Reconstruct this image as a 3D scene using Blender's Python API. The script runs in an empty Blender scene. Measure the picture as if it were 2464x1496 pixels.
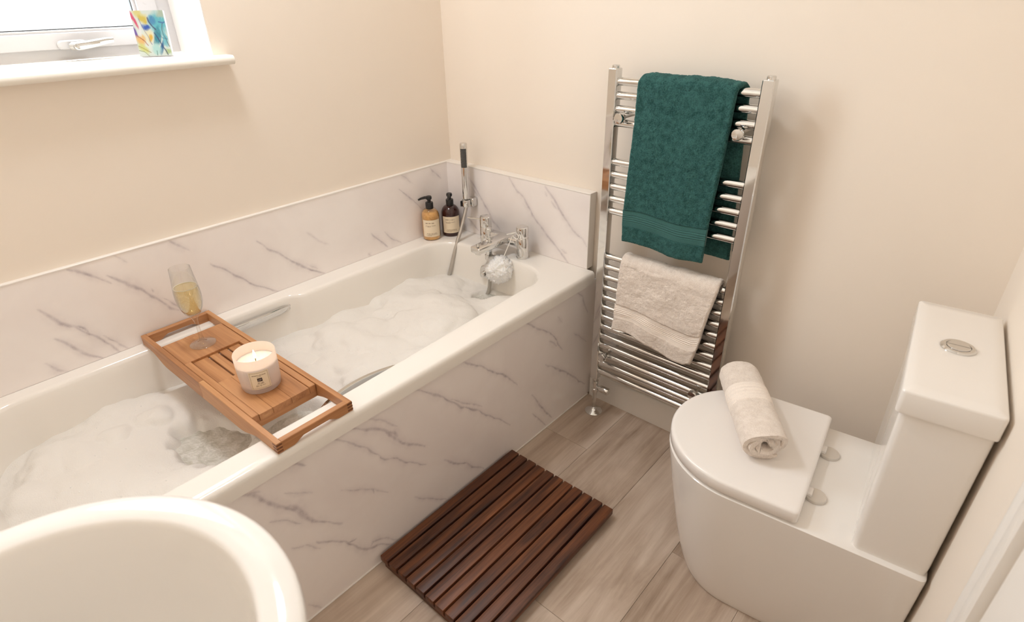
import bpy, bmesh, math, random
import numpy as np
from mathutils import Vector, Matrix, Euler, noise
random.seed(7)
PI = math.pi
S = bpy.context.scene
C = S.collection

# ------------------------------------------------------------------ camera
cam_d = bpy.data.cameras.new('camera')
cam = bpy.data.objects.new('camera', cam_d); C.objects.link(cam)
cam.location = (1.64917, -1.52065, 1.33374)
cam.rotation_euler = (1.067069, 0.015891, 0.717078)
cam_d.sensor_fit = 'HORIZONTAL'; cam_d.sensor_width = 36.0
cam_d.lens = 1398.887 / 2464 * 36.0
cam_d.clip_start = 0.02; cam_d.clip_end = 50
cam_d.dof.use_dof = True; cam_d.dof.focus_distance = 1.62; cam_d.dof.aperture_fstop = 4.5
S.camera = cam

# ------------------------------------------------------------------ world / light / exposure
w = bpy.data.worlds.new('sky'); S.world = w; w.use_nodes = True
bg = w.node_tree.nodes['Background']
bg.inputs['Color'].default_value = (0.94, 1.0, 1.09, 1); bg.inputs['Strength'].default_value = 16.5

def area_light(name, loc, rot, sx, sy, power, color, portal=False, shape='RECTANGLE'):
    d = bpy.data.lights.new(name, 'AREA'); d.shape = shape; d.size = sx; d.size_y = sy
    d.energy = power; d.color = color
    if portal: d.cycles.is_portal = True
    o = bpy.data.objects.new(name, d); C.objects.link(o); o.location = loc; o.rotation_euler = rot
    return o
WIN_Y0, WIN_Y1, WIN_Z0, WIN_Z1, WIN_X = -0.80, -1.42, 1.20, 2.16, -0.19
area_light('window_portal', (-0.30, (WIN_Y0+WIN_Y1)/2, (WIN_Z0+WIN_Z1)/2), (0, -PI/2, 0), WIN_Z1-WIN_Z0+.1, WIN_Y0-WIN_Y1+.1, 1, (1,1,1), True)
# the ceiling lamp of the room (an opal flush fitting, built below)
LAMP = (0.28, -0.95, 2.30)
area_light('ceiling_lamp_light', (LAMP[0], LAMP[1], LAMP[2]-.075), (0, 0, 0), .26, .26, 8.8, (.95, 1.0, 1.07), False, 'DISK')

S.view_settings.view_transform = 'Standard'
S.view_settings.look = 'None'
S.view_settings.exposure = 0.06
S.view_settings.gamma = 1.0
S.view_settings.use_curve_mapping = False
try:
    S.cycles.max_bounces = 11; S.cycles.diffuse_bounces = 8; S.cycles.glossy_bounces = 4
    S.cycles.transmission_bounces = 4; S.cycles.transparent_max_bounces = 12
    S.cycles.use_adaptive_sampling = True; S.cycles.adaptive_threshold = 0.05
    S.cycles.sample_clamp_indirect = 8.0
    S.cycles.caustics_reflective = False; S.cycles.caustics_refractive = False
    S.cycles.use_denoising = True
except Exception: pass

# ------------------------------------------------------------------ materials
def nt(name):
    m = bpy.data.materials.new(name); m.use_nodes = True
    n = m.node_tree.nodes; l = m.node_tree.links
    return m, n, l, n['Principled BSDF']
def setp(p, **k):
    for a, v in k.items():
        i = p.inputs.get(a)
        if i is None: continue
        if isinstance(v, tuple) and len(v) == 3 and i.type == 'RGBA': v = v + (1,)
        i.default_value = v
def ramp(n, stops):
    r = n.new('ShaderNodeValToRGB'); e = r.color_ramp.elements
    while len(e) < len(stops): e.new(0.5)
    for q, (p, c) in zip(e, stops): q.position = p; q.color = c + (1,) if len(c) == 3 else c
    return r
def coords(n, l, scale=(1,1,1), rot=(0,0,0), rnd=0.0):
    tc = n.new('ShaderNodeTexCoord'); mp = n.new('ShaderNodeMapping')
    mp.inputs['Scale'].default_value = scale; mp.inputs['Rotation'].default_value = rot
    src = tc.outputs['Object']
    if rnd:
        oi = n.new('ShaderNodeObjectInfo'); ml = n.new('ShaderNodeMath'); ml.operation = 'MULTIPLY'; ml.inputs[1].default_value = rnd
        l.new(oi.outputs['Random'], ml.inputs[0])
        va = n.new('ShaderNodeVectorMath'); va.operation = 'ADD'
        l.new(src, va.inputs[0]); l.new(ml.outputs[0], va.inputs[1]); src = va.outputs[0]
    l.new(src, mp.inputs['Vector'])
    return mp.outputs['Vector']
def tex_noise(n, l, vec, scale, detail=4, rough=.5, dist=0):
    t = n.new('ShaderNodeTexNoise'); t.inputs['Scale'].default_value = scale; t.inputs['Detail'].default_value = detail
    t.inputs['Roughness'].default_value = rough; t.inputs['Distortion'].default_value = dist
    l.new(vec, t.inputs['Vector']); return t
def bump(n, l, p, height, strength, dist=.001):
    b = n.new('ShaderNodeBump'); b.inputs['Strength'].default_value = strength; b.inputs['Distance'].default_value = dist
    l.new(height, b.inputs['Height']); l.new(b.outputs[0], p.inputs['Normal']); return b

def m_plain(name, col, rough=.5, metal=0, **k):
    m, n, l, p = nt(name); setp(p, **{'Base Color': col, 'Roughness': rough, 'Metallic': metal}); setp(p, **k)
    v = coords(n, l); t = tex_noise(n, l, v, 35, 3)
    mr = n.new('ShaderNodeMapRange'); mr.inputs[3].default_value = rough*.94; mr.inputs[4].default_value = rough*1.06
    l.new(t.outputs[0], mr.inputs[0]); l.new(mr.outputs[0], p.inputs['Roughness'])
    return m
def m_paint(name, col, rough=.75, bs=.12):
    m, n, l, p = nt(name); setp(p, Roughness=rough)
    v = coords(n, l); t = tex_noise(n, l, v, 2.5, 3)
    r = ramp(n, [(.3, tuple(c*.975 for c in col)), (.7, col)]); l.new(t.outputs[0], r.inputs[0]); l.new(r.outputs[0], p.inputs['Base Color'])
    return m
def m_wood(name, cols, axis=0, rough=.4, gscale=1.0, coat=0.0, bs=.25):
    m, n, l, p = nt(name)
    sc = [26*gscale]*3; sc[axis] = 1.6*gscale
    v = coords(n, l, tuple(sc), rnd=7.0)
    t = tex_noise(n, l, v, 1.0, 5, .6, .9)
    sc2 = [160*gscale]*3; sc2[axis] = 5*gscale
    v2 = coords(n, l, tuple(sc2), rnd=3.0); t2 = tex_noise(n, l, v2, 1.0, 3, .6)
    mx = n.new('ShaderNodeMath'); mx.operation = 'MULTIPLY_ADD'; mx.inputs[1].default_value = .35; l.new(t2.outputs[0], mx.inputs[0])
    sb = n.new('ShaderNodeMath'); sb.operation = 'SUBTRACT'; sb.inputs[1].default_value = .175; l.new(t.outputs[0], sb.inputs[0]); l.new(sb.outputs[0], mx.inputs[2])
    oi = n.new('ShaderNodeObjectInfo'); mr = n.new('ShaderNodeMapRange'); mr.inputs[3].default_value = -.035; mr.inputs[4].default_value = .035
    l.new(oi.outputs['Random'], mr.inputs[0]); ad = n.new('ShaderNodeMath'); l.new(mx.outputs[0], ad.inputs[0]); l.new(mr.outputs[0], ad.inputs[1])
    r = ramp(n, cols); l.new(ad.outputs[0], r.inputs[0]); l.new(r.outputs[0], p.inputs['Base Color'])
    setp(p, Roughness=rough, **{'Coat Weight': coat, 'Coat Roughness': .25}); bump(n, l, p, t2.outputs[0], bs, .0006)
    return m
def m_terry(name, col, col2, scale=420, bs=.9):
    m, n, l, p = nt(name)
    v = coords(n, l); t = tex_noise(n, l, v, scale, 4, .7); t2 = tex_noise(n, l, v, 60, 4, .6)
    r = ramp(n, [(.38, col2), (.58, col)])
    ad = n.new('ShaderNodeMath'); ad.operation = 'MULTIPLY_ADD'; ad.inputs[1].default_value = .6; l.new(t.outputs[0], ad.inputs[0])
    m2 = n.new('ShaderNodeMath'); m2.operation = 'MULTIPLY'; m2.inputs[1].default_value = .4; l.new(t2.outputs[0], m2.inputs[0]); l.new(m2.outputs[0], ad.inputs[2])
    l.new(ad.outputs[0], r.inputs[0]); l.new(r.outputs[0], p.inputs['Base Color'])
    setp(p, Roughness=.95, **{'Sheen Weight': .35, 'Sheen Roughness': .5, 'Specular IOR Level': .15})
    setp(p, **{'Sheen Tint': tuple(min(1, c*1.6+.1) for c in col)})
    bump(n, l, p, ad.outputs[0], bs, .004)
    return m
def m_ribbed(name, col, axis=2, freq=420):
    m, n, l, p = nt(name)
    v = coords(n, l); t = tex_noise(n, l, v, 500, 2)
    r = ramp(n, [(.3, tuple(c*.86 for c in col)), (.7, col)]); l.new(t.outputs[0], r.inputs[0]); l.new(r.outputs[0], p.inputs['Base Color'])
    setp(p, Roughness=.85, **{'Sheen Weight': .15, 'Specular IOR Level': .2}); bump(n, l, p, t.outputs[0], .4, .001)
    return m
def m_marble(name):
    m, n, l, p = nt(name)
    at = n.new('ShaderNodeAttribute'); at.attribute_name = 'vein'
    v = coords(n, l); t = tex_noise(n, l, v, 90, 5, .65); t3 = tex_noise(n, l, v, 4, 4, .6, .4)
    mr = n.new('ShaderNodeMapRange'); mr.inputs[1].default_value = .25; mr.inputs[2].default_value = .6; mr.inputs[3].default_value = .55; mr.inputs[4].default_value = 1.0
    l.new(t.outputs[0], mr.inputs[0]); mu = n.new('ShaderNodeMath'); mu.operation = 'MULTIPLY'; mu.use_clamp = True
    l.new(at.outputs['Fac'], mu.inputs[0]); l.new(mr.outputs[0], mu.inputs[1])
    base = ramp(n, [(.35, (.85,.79,.765)), (.65, (.90,.85,.825))]); l.new(t3.outputs[0], base.inputs[0])
    mx = n.new('ShaderNodeMix'); mx.data_type = 'RGBA'; l.new(mu.outputs[0], mx.inputs[0]); l.new(base.outputs[0], mx.inputs[6]); mx.inputs[7].default_value = (.40,.345,.375,1)
    l.new(mx.outputs[2], p.inputs['Base Color']); setp(p, Roughness=.16, **{'Specular IOR Level': .5})
    return m
def m_floor(name):
    m, n, l, p = nt(name)
    v = coords(n, l, (9, .9, 1), rnd=9.0); t = tex_noise(n, l, v, 1.5, 6, .62, 1.2)
    v2 = coords(n, l, (70, 3.5, 1), (0,0,.06), rnd=5.0); t2 = tex_noise(n, l, v2, 1.0, 4, .6, .3)
    v3 = coords(n, l, (3, 2, 1), rnd=4.0); t3 = tex_noise(n, l, v3, 1.3, 4, .6, .8)
    a = n.new('ShaderNodeMath'); a.operation = 'MULTIPLY_ADD'; a.inputs[1].default_value = .45; l.new(t.outputs[0], a.inputs[0])
    b = n.new('ShaderNodeMath'); b.operation = 'MULTIPLY_ADD'; b.inputs[1].default_value = .2; l.new(t2.outputs[0], b.inputs[0])
    c = n.new('ShaderNodeMath'); c.operation = 'MULTIPLY'; c.inputs[1].default_value = .35; l.new(t3.outputs[0], c.inputs[0]); l.new(c.outputs[0], b.inputs[2]); l.new(b.outputs[0], a.inputs[2])
    oi = n.new('ShaderNodeObjectInfo'); mr = n.new('ShaderNodeMapRange'); mr.inputs[3].default_value = -.05; mr.inputs[4].default_value = .05
    l.new(oi.outputs['Random'], mr.inputs[0]); ad = n.new('ShaderNodeMath'); l.new(a.outputs[0], ad.inputs[0]); l.new(mr.outputs[0], ad.inputs[1])
    r = ramp(n, [(.30, (.20,.135,.09)), (.42, (.38,.285,.215)), (.54, (.53,.425,.34)), (.68, (.68,.575,.48))]); l.new(ad.outputs[0], r.inputs[0]); l.new(r.outputs[0], p.inputs['Base Color'])
    setp(p, Roughness=.42); bump(n, l, p, t2.outputs[0], .12, .0006)
    return m
def edge_gloss(n, l):
    """share of reflection of a thin clear wall: little face-on, more at the rim, the same from both sides"""
    lw = n.new('ShaderNodeLayerWeight'); lw.inputs[0].default_value = .5
    pw = n.new('ShaderNodeMath'); pw.operation = 'POWER'; pw.inputs[1].default_value = 2.2; l.new(lw.outputs['Facing'], pw.inputs[0])
    ma = n.new('ShaderNodeMath'); ma.operation = 'MULTIPLY_ADD'; ma.inputs[1].default_value = .80; ma.inputs[2].default_value = .05; l.new(pw.outputs[0], ma.inputs[0])
    return ma.outputs[0]
def m_clear(name, col=(1,1,1), gloss=.12, rough=.02):
    """thin clear glazing: mostly see-through, a little reflection"""
    m, n, l, p = nt(name); n.remove(p)
    tr = n.new('ShaderNodeBsdfTransparent'); tr.inputs[0].default_value = col + (1,)
    gl = n.new('ShaderNodeBsdfGlossy'); gl.inputs['Roughness'].default_value = rough
    mx = n.new('ShaderNodeMixShader'); l.new(edge_gloss(n, l), mx.inputs[0]); l.new(tr.outputs[0], mx.inputs[1]); l.new(gl.outputs[0], mx.inputs[2])
    l.new(mx.outputs[0], n['Material Output'].inputs[0]); return m
def m_emit(name, col, s):
    m, n, l, p = nt(name); setp(p, **{'Base Color': col, 'Emission Color': col, 'Emission Strength': s}); return m
def m_attr(name, rough=.5):
    m, n, l, p = nt(name); at = n.new('ShaderNodeAttribute'); at.attribute_name = 'paint'
    l.new(at.outputs['Color'], p.inputs['Base Color']); setp(p, Roughness=rough)
    v = coords(n, l); t = tex_noise(n, l, v, 600, 2); bump(n, l, p, t.outputs[0], .3, .0004); return m

M = {}
M['wall'] = m_paint('cream_wall_paint', (.85, .765, .67))
M['ceil'] = m_paint('white_ceiling_paint', (.90, .87, .83))
M['trim'] = m_plain('white_gloss_trim', (.84, .80, .75), .3)
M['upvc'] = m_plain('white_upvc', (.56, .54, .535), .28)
M['reveal'] = m_paint('white_reveal_paint', (.88, .86, .83), .6)
M['sill'] = m_plain('white_sill_paint', (.85, .81, .74), .4)
M['marble'] = m_marble('veined_white_marble_panel')
M['edge'] = m_plain('white_panel_edge', (.82, .78, .73), .3)
M['bath'] = m_plain('white_bath_acrylic', (.84, .80, .745), .09)
M['ceramic'] = m_plain('white_ceramic', (.83, .795, .755), .07)
M['seat'] = m_plain('white_seat_plastic', (.84, .80, .765), .22)
M['hinge'] = m_plain('pale_grey_hinge_cap', (.66, .62, .57), .25, .35)
M['chrome'] = m_plain('polished_chrome', (.72, .715, .70), .05, 1.0)
M['steel'] = m_plain('brushed_steel', (.62, .60, .57), .28, 1.0)
M['floor'] = m_floor('grey_brown_wood_plank_vinyl')
M['gap'] = m_plain('dark_joint', (.13, .10, .075), .8)
M['teak_x'] = m_wood('teak_wood', [(.20, (.24,.095,.034)), (.42, (.42,.19,.076)), (.60, (.52,.255,.108)), (.82, (.62,.34,.155))], 0, .42)
M['teak_y'] = m_wood('teak_wood_cross', [(.20, (.24,.095,.034)), (.42, (.42,.19,.076)), (.60, (.52,.255,.108)), (.82, (.62,.34,.155))], 1, .42)
M['teak_dark'] = m_wood('teak_end_grain', [(.3, (.12,.04,.018)), (.7, (.25,.095,.04))], 2, .5)
wal = [(.30, (.032,.010,.005)), (.45, (.088,.028,.011)), (.58, (.155,.052,.019)), (.75, (.235,.085,.031))]
M['walnut_y'] = m_wood('dark_walnut_wood', wal, 1, .46, 1.2)
M['walnut_x'] = m_wood('dark_walnut_cross', wal, 0, .4, 1.2)
M['green'] = m_terry('green_terry', (.046,.138,.128), (.012,.050,.048), 340)
M['green_band'] = m_ribbed('green_woven_band', (.044,.135,.125))
M['beige'] = m_terry('beige_terry', (.96,.86,.77), (.80,.69,.60))
M['beige_band'] = m_ribbed('beige_woven_band', (.93,.835,.75))
M['black'] = m_plain('black_plastic', (.012, .011, .011), .35)
M['rubber'] = m_plain('dark_nozzle_rubber', (.05, .048, .045), .6)
M['hose'] = m_plain('silver_hose', (.55, .52, .48), .3, .9)
M['label'] = m_plain('cream_paper_label', (.80, .68, .50), .6)
M['print'] = m_plain('faded_brown_print', (.30, .21, .13), .7)
M['print_dark'] = m_plain('dark_brown_print', (.035, .018, .012), .6)
M['print_pale'] = m_plain('pale_logo_stroke', (.45, .36, .33), .6)
M['white_cord'] = m_plain('white_cord', (.86, .82, .76), .7)

# ------------------------------------------------------------------ mesh helpers
class MB:
    def __init__(s): s.v = []; s.f = []; s.attr = None
    def add(s, vs, fs):
        k = len(s.v); s.v += [tuple(map(float, p)) for p in vs]; s.f += [tuple(i+k for i in f) for f in fs]; return s
    def box(s, x0, x1, y0, y1, z0, z1):
        x0, x1 = min(x0,x1), max(x0,x1); y0, y1 = min(y0,y1), max(y0,y1); z0, z1 = min(z0,z1), max(z0,z1)
        return s.add([(x0,y0,z0),(x1,y0,z0),(x1,y1,z0),(x0,y1,z0),(x0,y0,z1),(x1,y0,z1),(x1,y1,z1),(x0,y1,z1)],
                     [(0,3,2,1),(4,5,6,7),(0,1,5,4),(1,2,6,5),(2,3,7,6),(3,0,4,7)])
    def rbox(s, x0, x1, y0, y1, z0, z1, r=.003, seg=2):
        bm = bmesh.new(); t = MB().box(x0,x1,y0,y1,z0,z1)
        vs = [bm.verts.new(p) for p in t.v]
        for f in t.f: bm.faces.new([vs[i] for i in f])
        bmesh.ops.bevel(bm, geom=list(bm.edges), offset=r, segments=seg, affect='EDGES', profile=.5)
        bm.verts.index_update()
        s.add([v.co[:] for v in bm.verts], [tuple(v.index for v in f.verts) for f in bm.faces]); bm.free(); return s
    def loft(s, loops, cap0=True, cap1=True, closed=True):
        n = len(loops[0]); vs = [p for L in loops for p in L]; fs = []
        m = n if closed else n-1
        for i in range(len(loops)-1):
            for j in range(m):
                a, b = i*n+j, i*n+(j+1) % n; fs.append((a, b, b+n, a+n))
        if cap0: fs.append(tuple(range(n-1, -1, -1)))
        if cap1: fs.append(tuple(range((len(loops)-1)*n, len(loops)*n)))
        return s.add(vs, fs)
    def lathe(s, prof, c=(0,0,0), n=32, cap0=True, cap1=True, axis='z'):
        L = []
        for r, z in prof:
            q = []
            for j in range(n):
                a = 2*PI*j/n; x, y = r*math.cos(a), r*math.sin(a)
                if axis == 'z': pt = (c[0]+x, c[1]+y, c[2]+z)
                elif axis == 'y': pt = (c[0]+x, c[1]+z, c[2]-y)
                else: pt = (c[0]+z, c[1]+x, c[2]+y)
                q.append(pt)
            L.append(q)
        return s.loft(L, cap0, cap1)
    def tube(s, pts, r, n=12, rs=None, flat=None):
        pts = [Vector(p) for p in pts]; L = []; up = Vector((0,0,1)); prev = None
        for i, p in enumerate(pts):
            d = (pts[min(i+1, len(pts)-1)] - pts[max(i-1, 0)]).normalized()
            if prev is None:
                a = up if abs(d.dot(up)) < .95 else Vector((1,0,0)); u = d.cross(a).normalized()
            else:
                u = (prev - d*prev.dot(d)).normalized()
            prev = u; v = d.cross(u).normalized(); rr = rs[i] if rs else r
            fu, fv = flat if flat else (1, 1)
            L.append([tuple(p + u*math.cos(2*PI*j/n)*rr*fu + v*math.sin(2*PI*j/n)*rr*fv) for j in range(n)])
        return s.loft(L)
ROOT = {}
def xf(parent):
    return ROOT.get(parent.name, Matrix.Identity(4)) if parent else Matrix.Identity(4)
def obj(name, mb, mat, parent=None, smooth=35, local=False):
    """mb holds world coordinates (or the thing's own ones with local=True); the mesh is linked as a child of parent"""
    me = bpy.data.meshes.new(name); me.from_pydata(mb.v, [], mb.f); me.update()
    if parent is not None and not local: me.transform(xf(parent).inverted())
    bm = bmesh.new(); bm.from_mesh(me); bmesh.ops.remove_doubles(bm, verts=bm.verts, dist=1e-6) if mb.attr is None else None
    bmesh.ops.recalc_face_normals(bm, faces=bm.faces); bm.to_mesh(me); bm.free()
    if smooth:
        for p in me.polygons: p.use_smooth = True
        me.set_sharp_from_angle(angle=math.radians(smooth))
    me.materials.append(mat)
    o = bpy.data.objects.new(name, me); C.objects.link(o)
    if parent is not None:
        o.parent = parent; ROOT[o.name] = xf(parent)
    return o
def thing(name, label, cat, loc=(0,0,0), rotz=0, group=None):
    o = bpy.data.objects.new(name, None); C.objects.link(o); o.empty_display_size = .05
    o.location = loc; o.rotation_euler = (0,0,rotz); o['label'] = label; o['category'] = cat
    if group: o['group'] = group
    ROOT[o.name] = Matrix.LocRotScale(Vector(loc), Matrix.Rotation(rotz, 3, 'Z'), None)
    return o
def tag(o, label, cat, group=None, kind=None):
    o['label'] = label; o['category'] = cat
    if group: o['group'] = group
    if kind: o['kind'] = kind
    return o
def struct(name, mb, mat, parent=None, smooth=35):
    o = obj(name, mb, mat, parent, smooth)
    if parent is None: o['kind'] = 'structure'
    return o
def setattr_f(o, name, vals):
    a = o.data.attributes.new(name, 'FLOAT', 'POINT'); a.data.foreach_set('value', np.asarray(vals, dtype=np.float32))
def fbm(p, oct=3):
    a = 0; q = 1; s = 1
    for _ in range(oct): a += q*noise.noise(Vector(p)*s); q *= .5; s *= 2.03
    return a
def sst(a, b, x):
    t = min(1, max(0, (x-a)/(b-a))); return t*t*(3-2*t)

# ------------------------------------------------------------------ the camera as a measuring tool (pixel of the survey photo -> point on a plane)
RM = np.array(Euler((1.067069, 0.015891, 0.717078)).to_matrix()); CP = np.array((1.64917, -1.52065, 1.33374))   # fixed survey station
def un(u, v, axis, val):
    d = RM @ np.array([(u-1232)/1398.887, -(v-748)/1398.887, -1.0]); t = (val-CP[axis])/d[axis]; return CP + t*d

# ================================================================== THE SETTING
XW3 = lambda y: 1.707 - .106*y            # the right-hand wall runs a little out of square
N3 = Vector((-1, -.106, 0)).normalized(); T3 = Vector((.106, -1, 0)).normalized()
YB = -1.74; ZC = 2.32; BH = .516
# floor slab and planks
fl = struct('floor', MB().box(-.05, 2.0, YB-.05, .05, -.06, -.004), M['gap'])
fl['label'] = 'grey-brown wood-look plank floor'
def plank(x0, x1, y0, y1):
    g = .0003
    return obj('plank', MB().rbox(x0+g, x1-g, y0+g, y1-g, -.004, 0, .0006, 1), M['floor'], fl, 30)
PW = .202
for k, offs in enumerate((.0, -.268, -1.10, -.80, -.45, -.98, -.3)):
    x0 = .454 + PW*k; x1 = min(x0+PW, 1.93)
    ys = [0.0]; y = offs if offs < -.1 else -.7
    while y > YB: ys.append(y); y -= 1.22
    ys.append(YB)
    for a, b in zip(ys, ys[1:]): plank(x0, x1, b, a)
# window wall with its opening
wm = MB()
for y0, y1, z0, z1 in ((0, WIN_Y0, 0, ZC), (WIN_Y1, YB-.2, 0, ZC), (WIN_Y0, WIN_Y1, 0, WIN_Z0-.022), (WIN_Y0, WIN_Y1, WIN_Z1, ZC)):
    wm.box(-.28, 0, y0, y1, z0, z1)
struct('wall_left', wm, M['wall'], None, 0)['label'] = 'cream wall with the window'
struct('wall_back', MB().box(-.28, 2.0, 0, .12, 0, ZC), M['wall'], None, 0)['label'] = 'cream wall behind the towel radiator'
a0, a1 = Vector((XW3(.1), .1, 0)), Vector((XW3(YB-.2), YB-.2, 0)); b0, b1 = a0 - N3*.12, a1 - N3*.12
rw = MB(); rw.loft([[(*p[:2], 0) for p in (a0, a1, b1, b0)], [(*p[:2], ZC) for p in (a0, a1, b1, b0)]])
struct('wall_right', rw, M['wall'], None, 0)['label'] = 'pale cream wall behind the toilet'
struct('wall_front', MB().box(-.28, 2.1, YB-.12, YB, 0, ZC), M['wall'], None, 0)
struct('ceiling', MB().box(-.28, 2.1, YB-.12, .12, ZC, ZC+.08), M['ceil'], None, 0)
# skirting boards
def skirt_profile(h=.097, t=.015): return [(0, 0), (t, 0), (t, h-.022), (t-.003, h-.016), (t-.004, h-.009), (t-.008, h-.003), (.004, h), (0, h)]
pr = skirt_profile()
L = [[(x, -t, z) for t, z in pr] for x in (.693, XW3(0)-.001)]
struct('baseboard_back', MB().loft(L), M['trim'])['label'] = 'white skirting board under the radiator'
L = [[tuple(Vector((XW3(y), y, z)) + N3*t) for t, z in pr] for y in (-.016, -.70)]
struct('baseboard_right', MB().loft(L), M['trim'])['label'] = 'white skirting board behind the toilet'
# door in the right-hand wall: only its architrave and stile reach into the picture
def W3(y, out, z): return tuple(Vector((XW3(y), y, z)) + N3*out)
door = struct('door_1', MB().loft([[W3(-.805, .0, z), W3(-.805, .006, z), W3(-1.52, .006, z), W3(-1.52, 0, z)] for z in (.01, 2.0)]), M['trim'])
door['label'] = 'white door and frame at the right edge'
arch = [(0, 0), (.004, .010), (.012, .014), (.020, .0135), (.026, .009), (.034, .008), (.042, .014), (.060, .019), (.078, .019), (.082, .016), (.084, .0)]
for ya, sgn in ((-.715, -1), (-1.60, 1)):
    obj('architrave', MB().loft([[W3(ya+sgn*d, o, z) for d, o in arch] for z in (0, 2.06)]), M['trim'], door)
lvl = [W3(-1.46, .006, 1.0), W3(-1.46, .05, 1.0), W3(-1.36, .055, 1.0)]
obj('door_handle', MB().tube(lvl, .009, 10), M['steel'], door)

# window
win = struct('window_1', MB().box(WIN_X-.05, WIN_X-.045, WIN_Y0, WIN_Y0-.001, WIN_Z0, WIN_Z0+.001), M['upvc'])
win['label'] = 'white framed window with frosted daylight'
def ring(yo0, yo1, zo0, zo1, wl, wr, wb, wt, x0, x1, r=.004):
    m = MB()
    m.rbox(x0, x1, yo0, yo0-wr, zo0, zo1, r); m.rbox(x0, x1, yo1, yo1+wl, zo0, zo1, r)
    m.rbox(x0, x1, yo0-wr+.001, yo1+wl-.001, zo0, zo0+wb, r); m.rbox(x0, x1, yo0-wr+.001, yo1+wl-.001, zo1-wt, zo1, r); return m
FX = WIN_X
obj('window_frame', ring(WIN_Y0, WIN_Y1, WIN_Z0, WIN_Z1, .045, .045, .028, .045, FX-.06, FX), M['upvc'], win)
sy0, sy1, sz0, sz1 = WIN_Y0-.038, WIN_Y1+.038, WIN_Z0+.026, WIN_Z1-.04
sash = obj('sash', ring(sy0, sy1, sz0, sz1, .048, .048, .036, .045, FX-.05, FX+.012), M['upvc'], win)
obj('glazing_bead', ring(sy0-.046, sy1+.046, sz0+.034, sz1-.043, .009, .009, .008, .008, FX-.03, FX+.004, .002), M['upvc'], sash)
obj('gasket', ring(sy0-.054, sy1+.054, sz0+.0415, sz1-.05, .003, .003, .003, .003, FX-.03, FX-.004, .0008), M['rubber'], sash)
M['pane'] = m_clear('window_glass', (.96,.98,.97))
obj('pane', MB().box(FX-.026, FX-.022, sy0-.054, sy1+.054, sz0+.040, sz1-.05), M['pane'], win)
obj('reveal_lining', MB().box(FX, -.0006, WIN_Y0-.0002, WIN_Y0-.003, WIN_Z0, WIN_Z1), M['reveal'], win, 0)
hx = FX+.012
hb = MB(); 
def stad(y0, y1, z, h, x, n=10):
    out = []
    for k in range(n+1): a = -PI/2 + PI*k/n; out.append((x, y1 - 0 + h*math.cos(a), z + h*math.sin(a)))
    for k in range(n+1): a = PI/2 + PI*k/n; out.append((x, y0 + h*math.cos(a), z + h*math.sin(a)))
    return out
HZ = 1.236
handle = obj('window_handle', MB().loft([stad(-1.078, -1.035, HZ, .010, hx), stad(-1.078, -1.035, HZ, .010, hx+.007), stad(-1.077, -1.036, HZ, .007, hx+.010)]), M['upvc'], win)
obj('lever', MB().tube([(hx+.012, -1.060, HZ-.003), (hx+.028, -1.050, HZ-.003), (hx+.032, -1.03, HZ-.001), (hx+.032, -.990, HZ+.005), (hx+.031, -.974, HZ+.006)], .008, 10, [.009, .010, .009, .0075, .006]), M['chrome'], handle)
obj('lock_barrel', MB().lathe([(.0075, 0), (.0075, .010), (.005, .011), (.005, .009), (.003, .009), (.003, .012), (.001, .012)], (hx+.026, -1.054, HZ-.004), 16, axis='x'), M['steel'], handle)
# sill board with a rounded nose that returns past the opening
sl = MB(); nose = []
for k in range(9): a = PI/2 - PI*k/8; nose.append((.032 + .011*math.cos(a), WIN_Z0-.011 + .011*math.sin(a)))
prof = [(0, WIN_Z0)] + nose + [(0, WIN_Z0-.022)]
sl.loft([[(x, y, z) for x, z in prof] for y in (WIN_Y0+.033, WIN_Y0+.0325, WIN_Y1-.04)])
sl.box(-.19, 0.0, WIN_Y0, WIN_Y1, WIN_Z0-.022, WIN_Z0)
tr = struct('trim_1', sl, M['sill']); tr['label'] = 'white painted window sill with rounded nose'

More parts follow.
